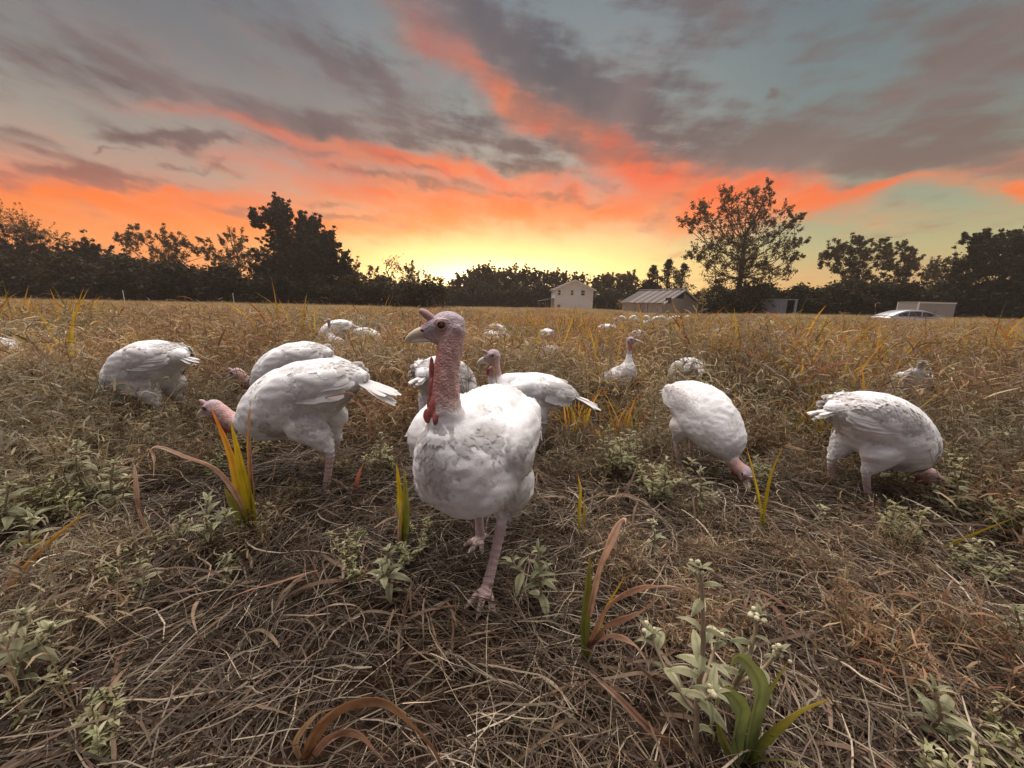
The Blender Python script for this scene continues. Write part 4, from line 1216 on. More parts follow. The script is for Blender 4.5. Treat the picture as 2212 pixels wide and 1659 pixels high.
def bare_tree(Y, base_px, top_py, label, seed, leaves=0, group=None):
    rg = np.random.RandomState(seed)
    base = at_depth(*base_px, Y); base.z = float(gz(base.x, Y))
    H = at_depth(base_px[0], top_py, Y).z - base.z
    root = empty('bare_tree', base)
    acc = Acc(); tips = []
    grow(acc, (0, 0, 0), (0, 0, 1), H * 0.42, 0.36, 4, rg, tips, 0.5, 0.12, (2, 4), 0.72)
    acc.build('trunk', M['bark'], root)
    if leaves:
        cc = np.array([t[0] for t in tips]); cc = cc[rg.rand(len(cc)) < leaves]
        put('crown', mesh_np('crown', *leaf_cards(cc, 0.35, 9, 0.15, rg, LEAFCOL)), M['leaf_dark'], root)
    tag(root, label, 'tree', group)
    return root

def conifer(Y, px, top_py, label, seed, lean=0.0):
    rg = np.random.RandomState(seed)
    base = at_depth(px, 670, Y); base.z = float(gz(base.x, Y))
    H = at_depth(px, top_py, Y).z - base.z
    root = empty('cedar_tree', base)
    acc = Acc(); acc.tube([(0, 0, 0), (lean * H * 0.5, 0, H * 0.5), (lean * H, 0, H)], [0.2, 0.12, 0.02], 6, caps=False)
    cc, ss = [], []
    for k in range(64):
        t = 1 - (k / 64) ** 1.3; z = H * (0.12 + 0.88 * t)
        L = H * 0.34 * (1 - t) ** 0.75 * rg.uniform(0.6, 1.15) + 0.15
        a = rg.uniform(0, 2 * PI); d = np.array((math.cos(a), math.sin(a), 0.30))
        s = np.array((lean * z, 0, z))
        acc.tube([Vector(s), Vector(s + d * L)], [0.04, 0.012], 3, caps=False)
        for u in (0.35, 0.6, 0.8, 1.0):
            cc.append(s + d * L * u); ss.append(0.13 + 0.16 * (1 - u) * L)
    acc.build('trunk', M['bark'], root)
    put('crown', mesh_np('crown', *leaf_cards(np.array(cc), np.array(ss), 16, 0.12, rg, DARKLEAF)), M['leaf_dark'], root)
    tag(root, label, 'tree')
    return root

def build_trees():
    T = silhouette_tree
    T('broad_tree', 52, (60, 640), [(20, 492, 34), (-20, 480, 40), (60, 505, 30), (95, 505, 26), (130, 515, 18), (30, 545, 45), (90, 545, 40), (-60, 530, 60), (-110, 500, 60), (150, 530, 14)],
      'sparse twiggy tree at the far left edge, half bare at its top', seed=3, per=7, dens=0.6, leaf=0.13)
    T('broad_tree', 49, (40, 640), [(10, 585, 46), (70, 580, 42), (120, 590, 38), (-50, 580, 55), (-120, 585, 60), (30, 615, 40)],
      'dense dark round tree at the left end of the tree line', seed=4, per=30, dens=1.0, cols=DARKLEAF, hollow=0.5)
    T('broad_tree', 51, (205, 640), [(170, 565, 28), (205, 560, 28), (240, 575, 26), (200, 595, 40), (265, 600, 28), (150, 600, 30)],
      'low dense dark tree between the far left tree and the spreading tree', seed=5, per=30, dens=1.0, cols=DARKLEAF, hollow=0.5)
    T('broad_tree', 60, (345, 645), [(252, 515, 12), (272, 522, 14), (292, 500, 13), (318, 512, 16), (305, 535, 18), (350, 512, 17), (372, 528, 18), (398, 520, 15), (415, 535, 16), (438, 520, 10), (436, 548, 16), (340, 545, 22), (390, 555, 22), (320, 572, 22), (360, 580, 26)],
      'spreading open crowned tree with sky glowing through its clumps', seed=6, per=16, dens=0.62, leaf=0.15)
    T('broad_tree', 58, (505, 650), [(482, 520, 12), (500, 508, 13), (520, 512, 12), (505, 535, 20), (530, 545, 18), (480, 550, 18), (510, 570, 26), (545, 575, 20), (548, 550, 12), (560, 590, 16)],
      'small upright tree just left of the tallest tree of the left row', seed=7, per=14, dens=0.60, leaf=0.14)
    T('broad_tree', 50, (650, 655), [(600, 455, 19), (590, 478, 22), (568, 480, 16), (556, 474, 10), (618, 470, 18), (645, 480, 18), (668, 488, 16), (655, 505, 22), (610, 510, 34), (690, 530, 22), (715, 530, 20), (645, 545, 40), (700, 565, 38), (735, 560, 20), (610, 580, 45), (660, 600, 48), (725, 605, 36), (590, 615, 34), (752, 600, 18)],
      'tallest dark tree of the left row with a leaning pointed top', seed=8, per=34, dens=1.2, cols=DARKLEAF, trunk_r=0.4, hollow=0.3, leaf=0.17)
    T('broad_tree', 63, (800, 655), [(790, 596, 12), (808, 590, 13), (826, 600, 12), (800, 615, 18), (775, 605, 14), (765, 580, 14), (830, 618, 14)],
      'little tree at the foot of the tallest left tree', seed=9, per=18, dens=0.6, leaf=0.15)
    T('broad_tree', 64, (885, 660), [(872, 590, 14), (888, 578, 12), (896, 598, 15), (915, 600, 12), (932, 606, 11), (948, 610, 9), (905, 618, 15), (880, 618, 16), (858, 605, 12)],
      'low ragged tree against the brightest glow beside the bare tree', seed=10, per=14, dens=0.55, leaf=0.15)
    bare_tree(60, (862, 660), 545, 'small bare tree standing before the bright glow', 21, 0.35)
    for i, (x0, blobs, lab) in enumerate([
        (1040, [(1000, 612, 16), (1022, 596, 14), (1045, 592, 16), (1068, 595, 14), (1040, 618, 26), (1075, 615, 20), (985, 620, 14)], 'rounded tree where the glow of the sunrise meets the middle trees'),
        (1120, [(1095, 600, 14), (1118, 596, 14), (1140, 600, 15), (1160, 598, 12), (1120, 620, 24), (1155, 618, 20)], 'rounded tree just left of the white house'),
        (1210, [(1180, 602, 12), (1200, 600, 12), (1225, 602, 12), (1250, 605, 12), (1200, 620, 22), (1245, 622, 22)], 'dark tree directly behind the white house'),
        (1320, [(1290, 612, 11), (1312, 604, 13), (1338, 606, 13), (1362, 606, 13), (1315, 624, 22), (1355, 624, 20)], 'dark tree between the white house and the shed roof')]):
        T('broad_tree', 84, (x0, 665), blobs, lab, seed=30 + i, per=30, dens=1.1, leaf=0.18, cols=LEAFCOL)
    bare_tree(86, (1262, 660), 585, 'thin tuft topped tree poking up behind the white house roof', 23, 0.7)
    conifer(58, 1436, 563, 'pointed cedar left of the tall airy tree', 41, 0.0)
    conifer(60, 1405, 576, 'smaller cedar behind the shed roof', 42, -0.02)
    conifer(62, 1465, 572, 'broad cedar touching the tall airy tree', 43, 0.03)
    T('airy_tree', 50, (1590, 670), [(1570, 415, 14), (1560, 435, 16), (1590, 430, 16), (1612, 420, 12), (1640, 412, 13), (1655, 405, 10), (1630, 440, 20), (1660, 432, 15), (1575, 460, 24), (1530, 440, 16), (1512, 455, 16), (1490, 478, 13), (1476, 482, 9), (1500, 492, 18), (1540, 482, 24),
                                  (1600, 480, 26), (1650, 470, 24), (1690, 455, 16), (1712, 470, 14), (1730, 466, 9), (1680, 495, 22), (1715, 492, 14), (1640, 510, 26), (1590, 520, 30), (1540, 525, 26), (1500, 548, 18), (1484, 552, 12), (1520, 560, 26), (1570, 565, 32), (1630, 560, 30), (1680, 540, 24), (1710, 530, 16), (1735, 522, 10), (1700, 560, 20), (1725, 550, 10), (1660, 590, 26), (1600, 600, 34), (1540, 600, 28), (1705, 590, 16)],
      'tallest tree, airy and wide, standing alone right of the shed', seed=12, per=9, dens=0.95, leaf=0.14, trunk_r=0.45, hollow=0.1)
    T('broad_tree', 56, (1860, 680), [(1790, 545, 14), (1782, 562, 16), (1805, 530, 14), (1822, 545, 16), (1850, 528, 16), (1868, 522, 12), (1880, 540, 16), (1905, 530, 14), (1920, 545, 12), (1845, 560, 20), (1890, 565, 20), (1810, 580, 22), (1860, 590, 26), (1915, 585, 20)],
      'clumpy tree above the open container', seed=13, per=24, dens=0.7, leaf=0.15)
    T('broad_tree', 57, (1955, 680), [(1935, 545, 12), (1950, 536, 12), (1965, 545, 12), (1972, 562, 13), (1945, 565, 18), (1970, 582, 18), (1940, 590, 22)],
      'clumpy tree above the silver car', seed=14, per=24, dens=0.7, leaf=0.15)
    T('broad_tree', 62, (2035, 685), [(2010, 582, 13), (2028, 570, 12), (2050, 575, 13), (2070, 580, 13), (2030, 595, 20), (2065, 600, 20), (1995, 600, 14)],
      'low tree seen between the two clumpy right hand trees', seed=15, per=22, dens=0.7, leaf=0.15)
    T('broad_tree', 48, (2150, 690), [(2090, 520, 11), (2106, 514, 12), (2125, 508, 11), (2140, 520, 16), (2165, 525, 18), (2190, 515, 16), (2215, 520, 20), (2250, 530, 30), (2110, 545, 26), (2160, 555, 34), (2215, 565, 40), (2100, 585, 34), (2150, 600, 44), (2220, 610, 46), (2300, 570, 60)],
      'big full tree at the far right edge', seed=16, per=30, dens=0.9, leaf=0.17, trunk_r=0.4, cols=DARKLEAF)
    # undergrowth along the foot of the tree line: dense shrubs, one object each
    rg = np.random.RandomState(77)
    protos = []
    for v in range(4):
        cc, ss = [], []
        for k in range(110):
            d = rg.normal(0, 1, 3); d /= np.linalg.norm(d); rr = rg.uniform(0.55, 1.0)
            cc.append(np.array((d[0] * 3.0, d[1] * 1.8, 1.9 + d[2] * 2.0 * (1 + 0.25 * math.sin(3 * d[0] + v)))) * np.array((rr, rr, 1)))
            ss.append(0.34)
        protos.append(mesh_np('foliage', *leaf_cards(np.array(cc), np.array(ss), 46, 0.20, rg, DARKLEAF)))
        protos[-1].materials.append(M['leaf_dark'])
    core_v = ICO_V * np.array((2.4, 1.4, 1.7)) + np.array((0, 0, 1.7))
    x = -330
    i = 0
    while x < 2560:
        for row in range(2):
            px = x + rg.uniform(-12, 12)
            f = (px - 1106) / 1106
            if 930 < px < 1400: Y = 80 + row * 3
            else: Y = (46 if px < 1000 else 47.5 if px > 1560 else 57) + row * 4 + rg.uniform(-1, 1)
            p = at_depth(px, 660, Y)
            s = rg.uniform(0.85, 1.15) * (1.0 if not 930 < px < 1400 else 1.22) * (1.15 if abs(f) > 0.6 else 1.0)
            o = bpy.data.objects.new('shrub', protos[rg.randint(4)]); C.objects.link(o)
            o.location = (p.x, Y, float(gz(p.x, Y)) - 0.1); o.rotation_euler = (0, 0, rg.uniform(-0.5, 0.5) + (PI if rg.rand() < 0.5 else 0)); o.scale = (s, s, s * rg.uniform(0.62, 1.0))
            place = [(-1e9, 160, 'under the far left trees'), (160, 300, 'left of the spreading open tree'), (300, 450, 'under the spreading open tree'), (450, 560, 'left of the tallest dark tree'), (560, 770, 'at the foot of the tallest dark tree'),
                     (770, 960, 'below the bare tree and the glow'), (960, 1180, 'left of the white house'), (1180, 1300, 'behind the white house'), (1300, 1500, 'behind the shed'), (1500, 1740, 'under the tall airy tree'), (1740, 1900, 'above the open container'), (1900, 2090, 'behind the car and trailer'), (2090, 1e9, 'under the big tree at the right edge')]
            wh = [q[2] for q in place if q[0] <= px < q[1]][0]
            tag(o, 'dense dark %s shrub %s' % ('front row' if row == 0 else 'back row', wh), 'shrub', 'shrubs along the foot of the tree line')
            i += 1
        x += 50 if not 930 < x < 1400 else 40
build_trees()

# ------------------------------------------------------------------ buildings, vehicles, posts
M['white_siding'] = plain_material('white_siding', (0.82, 0.82, 0.84), 0.6, var=0.07, nscale=1.2, bump=0.2)
M['white_trim'] = plain_material('white_trim', (0.72, 0.71, 0.70), 0.5, var=0.05)
M['grey_roof'] = plain_material('grey_shingle', (0.20, 0.19, 0.19), 0.8, var=0.2, nscale=6, bump=0.4)
M['window_glass'] = plain_material('dark_glass', (0.02, 0.022, 0.026), 0.12, var=0.1, spec=0.7)
M['rust_dark'] = plain_material('rusted_sheet', (0.075, 0.052, 0.041), 0.75, var=0.35, nscale=2.2, stain=(0.06, 0.04, 0.03), stain_amt=0.7, bump=0.3)
M['rust_pale'] = plain_material('weathered_sheet', (0.125, 0.098, 0.084), 0.6, var=0.25, nscale=2.2, stain=(0.13, 0.085, 0.06), stain_amt=0.8, bump=0.3)
M['old_board'] = plain_material('whitewashed_board', (0.50, 0.46, 0.43), 0.85, var=0.28, nscale=2.6, stain=(0.17, 0.13, 0.10), stain_amt=0.75, bump=0.5)
M['dark_inside'] = plain_material('shade_toned_inside', (0.03, 0.025, 0.02), 0.9, var=0.2)  # interior shade put into a near-black base colour
M['post_white'] = plain_material('white_fibreglass', (0.70, 0.69, 0.66), 0.5, var=0.06)
M['post_wood'] = plain_material('grey_post_wood', (0.14, 0.11, 0.09), 0.9, var=0.3, nscale=8)
M['steel_blue'] = plain_material('faded_blue_grey_steel', (0.24, 0.26, 0.31), 0.55, var=0.2, nscale=1.2, stain=(0.12, 0.09, 0.075), stain_amt=0.6)
M['car_paint'] = plain_material('silver_paint', (0.42, 0.42, 0.43), 0.28, metal=0.6, var=0.03, coat=0.5)
M['tyre'] = plain_material('tyre_rubber', (0.018, 0.018, 0.018), 0.85, var=0.1)
M['rim'] = plain_material('alloy', (0.45, 0.45, 0.46), 0.35, metal=0.8, var=0.05)
M['lamp_glass'] = plain_material('lamp_lens', (0.55, 0.55, 0.55), 0.1, var=0.03, spec=0.8)
M['red_lens'] = plain_material('red_lens', (0.30, 0.02, 0.02), 0.15, var=0.03, spec=0.8)
M['box_white'] = plain_material('white_aluminium', (0.30, 0.29, 0.28), 0.45, var=0.06, nscale=1.5)

def base_point(px, Y):
    p = at_depth(px, 668, Y)
    return Vector((p.x, Y, float(gz(p.x, Y))))

def build_house():
    Y = 72
    a, b = at_depth(1198, 650, Y), at_depth(1281, 650, Y)
    W = (b - a).length
    zE = at_depth(1240, 626, Y).z; zP = at_depth(1240, 606.5, Y).z
    D = 6.0
    root = empty('white_house', (a.x, Y, 0), 0.02)
    w = Acc()
    t = 0.0
    V = [(0, 0, -0.3), (W, 0, -0.3), (W, 0, zE), (W / 2, 0, zP), (0, 0, zE), (0, D, -0.3), (W, D, -0.3), (W, D, zE), (W / 2, D, zP), (0, D, zE)]
    w.add(V, [(0, 1, 2, 3, 4), (6, 5, 9, 8, 7), (5, 0, 4, 9), (1, 6, 7, 2), (4, 3, 8, 9), (3, 2, 7, 8)])
    w.build('wall', M['white_siding'], root)
    # clapboards as thin proud courses on the two faces in view
    c = Acc(); z = 0.2
    while z < zP - 0.3:
        hw = W / 2 if z < zE else (W / 2) * (zP - z) / (zP - zE) - 0.05
        if hw > 0.2: c.box(W / 2 - hw, W / 2 + hw, -0.022, -0.003, z, z + 0.11)
        if z < zE - 0.1: c.box(-0.022, -0.003, 0.02, D - 0.02, z, z + 0.11)
        z += 0.24
    o = c.build('clapboards', M['white_siding'], root); o['kind'] = 'stuff'
    # roof with eaves overhang
    ov, th = 0.42, 0.16
    sl = (zP - zE) / (W / 2)
    r = Acc()
    for sg in (-1, 1):
        xm = W / 2; xe = xm + sg * (W / 2 + ov); ze = zE - sl * ov
        r.add([(xm, -ov, zP + 0.05), (xe, -ov, ze + 0.05), (xe, D + ov, ze + 0.05), (xm, D + ov, zP + 0.05), (xm, -ov, zP + 0.05 + th), (xe, -ov, ze + 0.05 + th), (xe, D + ov, ze + 0.05 + th), (xm, D + ov, zP + 0.05 + th)],
              [(0, 1, 2, 3), (7, 6, 5, 4), (0, 4, 5, 1), (1, 5, 6, 2), (2, 6, 7, 3)])
    rf = r.build('roof', M['grey_roof'], root)
    f = Acc()
    for sg in (-1, 1):
        xm = W / 2; xe = xm + sg * (W / 2 + ov + 0.02); ze = zE - sl * ov
        f.add([(xm, -ov - 0.05, zP - 0.06), (xe, -ov - 0.05, ze - 0.06), (xe, -ov - 0.05, ze + 0.24), (xm, -ov - 0.05, zP + 0.24), (xm, -ov - 0.003, zP - 0.06), (xe, -ov - 0.003, ze - 0.06), (xe, -ov - 0.003, ze + 0.24), (xm, -ov - 0.003, zP + 0.24)],
              [(0, 1, 2, 3), (7, 6, 5, 4), (0, 4, 5, 1), (3, 2, 6, 7), (1, 5, 6, 2)])
    f.build('fascia', M['white_trim'], rf)
    mp = lambda px: (px - 1198) / (1281 - 1198) * W
    for (x0, x1, y0, y1) in ((1205, 1210, 627.6, 637.6), (1232.6, 1237.4, 627.6, 637.6), (1254.7, 1262.2, 627.4, 637.6), (1204, 1210, 659, 664)):
        z1, z0 = at_depth(1240, y0, Y).z, at_depth(1240, y1, Y).z
        fr = Acc(); X0, X1 = mp(x0), mp(x1)
        for q in ((X0 - 0.07, X0, z0 - 0.07, z1 + 0.07), (X1, X1 + 0.07, z0 - 0.07, z1 + 0.07), (X0, X1, z1, z1 + 0.07), (X0, X1, z0 - 0.07, z0), (X0, X1, (z0 + z1) / 2 - 0.04, (z0 + z1) / 2 + 0.04)):
            fr.box(q[0], q[1], -0.07, -0.024, q[2], q[3])
        wn = fr.build('window', M['white_trim'], root)
        for h0, h1 in ((z0, (z0 + z1) / 2 - 0.04), ((z0 + z1) / 2 + 0.04, z1)):
            p = Acc(); p.box(X0, X1, -0.040, -0.026, h0, h1); p.build('pane', M['window_glass'], wn)
    # lean-to porch on the left
    pr = Acc(); zt, zb = at_depth(1190, 644.6, Y).z, at_depth(1164, 650.5, Y).z
    xl = mp(1165)
    pr.add([(0, 0.3, zt), (xl, 0.3, zb), (xl, 4.6, zb), (0, 4.6, zt), (0, 0.3, zt + 0.12), (xl, 0.3, zb + 0.12), (xl, 4.6, zb + 0.12), (0, 4.6, zt + 0.12)], [(0, 1, 2, 3), (7, 6, 5, 4), (0, 4, 5, 1), (1, 5, 6, 2), (2, 6, 7, 3), (3, 7, 4, 0)])
    pr.build('porch_roof', M['grey_roof'], root)
    for x in (xl + 0.15, xl * 0.45):
        for y in (0.45, 4.4):
            p = Acc(); p.box(x, x + 0.12, y, y + 0.12, -0.2, zb + (zt - zb) * (1 - x / xl) - 0.01); p.build('porch_post', M['post_wood'], root)
    tag(root, 'small white two storey house with gable end facing and a lean-to porch', 'house')
build_house()

def build_shed():
    YB = 50.0
    A = at_depth(1383, 627.4, YB * 1.106); B = at_depth(1481, 625.6, YB)
    u = Vector((B.x - A.x, B.y - A.y, 0)); L = u.length; u.normalize()
    v = Vector((u.y, -u.x, 0))              # towards the front-left eave
    if v.dot(Vector((-1, -1, 0))) < 0: v = -v
    HW = 4.45; zr = (A.z + B.z) / 2; ze = at_depth(1440, 654.5, YB - 2).z
    sl = (zr - ze) / HW
    rz = math.atan2(u.y, u.x)
    root = empty('shed', (B.x, B.y, 0), rz)      # local: +x gable end towards viewer, -x back; local y: -y is front-left side?
    s = 1 if (Matrix.Rotation(-rz, 3, 'Z') @ v).y > 0 else -1
    hw = HW - 0.35
    zw = zr - sl * hw - 0.06
    x0, x1 = -L + 0.3, -0.35
    w = Acc()
    V = [(x0, -hw, -0.3), (x1, -hw, -0.3), (x1, hw, -0.3), (x0, hw, -0.3), (x0, -hw, zw), (x1, -hw, zw), (x1, hw, zw), (x0, hw, zw), (x0, 0, zr - 0.08), (x1, 0, zr - 0.08)]
    w.add(V, [(0, 1, 5, 4), (2, 3, 7, 6), (1, 2, 6, 9, 5), (3, 0, 4, 8, 7)])
    w.build('wall', M['dark_inside'], root)  # wall colour carries the shade seen through the hatch
    rg = np.random.RandomState(4)
    # vertical boards on the long side in view
    nb = 17; bw = (x1 - x0) / nb
    for i in range(nb):
        p = Acc(); g = 0.02 + 0.05 * (rg.rand() < 0.2)
        p.box(x0 + i * bw + g, x0 + (i + 1) * bw - 0.01, s * hw + s * 0.004 if s > 0 else s * hw - 0.05, s * hw + 0.05 if s > 0 else s * hw - 0.004, -0.2 + 0.1 * rg.rand(), zw - 0.02 - 0.03 * rg.rand())
        p.build('board', M['old_board'], root)
    # boards on the gable end, with the dark hatch below the peak
    nb = 26; bw = 2 * hw / nb
    for i in range(nb):
        y = -hw + (i + 0.5) * bw
        top = zr - 0.12 - sl * (abs(y) + bw / 2)
        lo, hi = -0.2, top
        hatch = -0.35 < y * s < 1.25
        p = Acc()
        if hatch:
            hi = zr - 1.12
        p.box(x1 + 0.004, x1 + 0.05, y - bw / 2 + 0.012, y + bw / 2 - 0.012, lo + 0.1 * rg.rand(), hi)
        p.build('board', M['old_board'], root)
    # sheets of the roof, rusted and weathered ones alternating
    npn = 13; pw = L / npn
    for side in (-1, 1):
        for i in range(npn):
            xa, xb = -L + i * pw, -L + (i + 1) * pw + 0.02
            dz = 0.012 * (i % 2)
            p = Acc(); y1 = side * (HW + 0.02 * rg.uniform(0, 6))
            z1 = zr - sl * abs(y1)
            n = 6
            xs = np.linspace(xa, xb, n + 1)
            Vt, Ft = [], []
            for k, xx in enumerate(xs):
                h = dz + 0.035 * (k % 2)
                Vt += [(xx, 0, zr + h), (xx, y1, z1 + h), (xx, 0, zr + h - 0.02), (xx, y1, z1 + h - 0.02)]
            for k in range(n):
                a = 4 * k
                Ft += [(a, a + 1, a + 5, a + 4), (a + 2, a + 6, a + 7, a + 3), (a + 1, a + 3, a + 7, a + 5)]
            p.add(Vt, Ft)
            p.build('roof_sheet', M['rust_pale'] if (i + (rg.rand() < 0.25)) % 2 else M['rust_dark'], root)
    # ridge cap and white barge boards
    c = Acc(); c.box(-L - 0.05, 0.05, -0.16, 0.16, zr + 0.05, zr + 0.11); c.build('ridge_cap', M['white_trim'], root)
    for side in (-1, 1):
        f = Acc(); y1 = side * (HW + 0.15); z1 = zr - sl * (HW + 0.15)
        f.add([(0.03, 0, zr - 0.16), (0.03, y1, z1 - 0.16), (0.03, y1, z1 + 0.04), (0.03, 0, zr + 0.048), (0.08, 0, zr - 0.16), (0.08, y1, z1 - 0.16), (0.08, y1, z1 + 0.04), (0.08, 0, zr + 0.048)],
              [(0, 3, 2, 1), (4, 5, 6, 7), (0, 1, 5, 4), (3, 7, 6, 2), (1, 2, 6, 5), (0, 4, 7, 3)])
        f.build('barge_board', M['white_trim'], root)
    # rafter tails under the front eave, a stove box and pipe by the corner
    for i in range(9):
        p = Acc(); xx = -L + 0.5 + i * (L - 0.8) / 8
        p.box(xx, xx + 0.08, min(s * (hw + 0.06), s * HW), max(s * (hw + 0.06), s * HW), zr - sl * HW - 0.12, zr - sl * HW - 0.02); p.build('rafter_tail', M['white_trim'], root)
    p = Acc(); p.box(x1 + 0.06, x1 + 0.5, s * (hw - 0.6) - 0.3, s * (hw - 0.6) + 0.3, zw - 0.1, zw + 0.55); p.build('vent_box', M['rust_dark'], root)
    tag(root, 'low whitewashed board shed with a striped rusty metal roof and white ridge', 'shed')
build_shed()

def build_container():
    Y = 45
    a, b = at_depth(1645, 660, Y + 1.5), at_depth(1722, 660, Y)
    z1 = at_depth(1690, 644.5, Y).z
    ang = math.atan2(b.y - a.y, b.x - a.x)
    W = math.hypot(b.x - a.x, b.y - a.y)
    root = empty('storage_container', (a.x, a.y, float(gz(a.x, a.y))), ang)
    xo = W * 0.69
    sh = Acc()
    # corrugated long face left of the opening
    n = 26; xs = np.linspace(0, xo, n + 1); V = []; F = []
    for k, x in enumerate(xs):
        d = 0.0 if (k // 1) % 2 else 0.05
        V += [(x, d, -0.2), (x, d, z1 - 0.1)]
    for k in range(n): F.append((2 * k, 2 * k + 2, 2 * k + 3, 2 * k + 1))
    sh.add(V, F); sh.box(0.0, xo, 0.06, 0.09, -0.2, z1 - 0.1)
    sh.box(0, 0.06, 0.1, 2.4, -0.2, z1 - 0.1); sh.box(W - 0.06, W, 0.1, 2.4, -0.2, z1 - 0.1); sh.box(0, W, 2.4, 2.46, -0.2, z1 - 0.1)
    sh.build('corrugated_wall', M['steel_blue'], root)
    r = Acc(); r.box(-0.05, W + 0.05, -0.04, 2.5, z1 - 0.1, z1); r.build('roof', M['steel_blue'], root)
    fr = Acc(); fr.box(xo, xo + 0.10, -0.03, 0.09, -0.2, z1 - 0.102); fr.box(W - 0.26, W - 0.005, -0.03, 0.09, -0.2, z1 - 0.102); fr.build('door_frame', M['steel_blue'], root)
    fl = Acc(); fl.box(0.07, W - 0.07, 0.1, 2.39, -0.19, 0.05); fl.build('floor', M['dark_inside'], root)
    d = Acc(); d.box(0.08, W - 0.08, 1.9, 1.95, 0.06, z1 - 0.12); d.build('shade_panel', M['dark_inside'], root)  # dark sheet holding the doorway's inner shade in its colour
    tag(root, 'pale blue grey steel storage container with a dark open doorway', 'container')
build_container()

def wheel(parent, x, y, z, r, w, side):
    t = Acc(); t.tube([(x, y, z), (x, y + side * 0.02, z), (x, y + side * w, z), (x, y + side * (w + 0.02), z)], [r * 0.9, r, r, r * 0.9], 20)
    tt = t.build('wheel', M['tyre'], parent)
    q = Acc(); q.tube([(x, y + side * (w - 0.02), z), (x, y + side * (w + 0.03), z), (x, y + side * (w + 0.04), z)], [r * 0.62, r * 0.60, r * 0.15], 14)
    q.build('rim', M['rim'], tt)

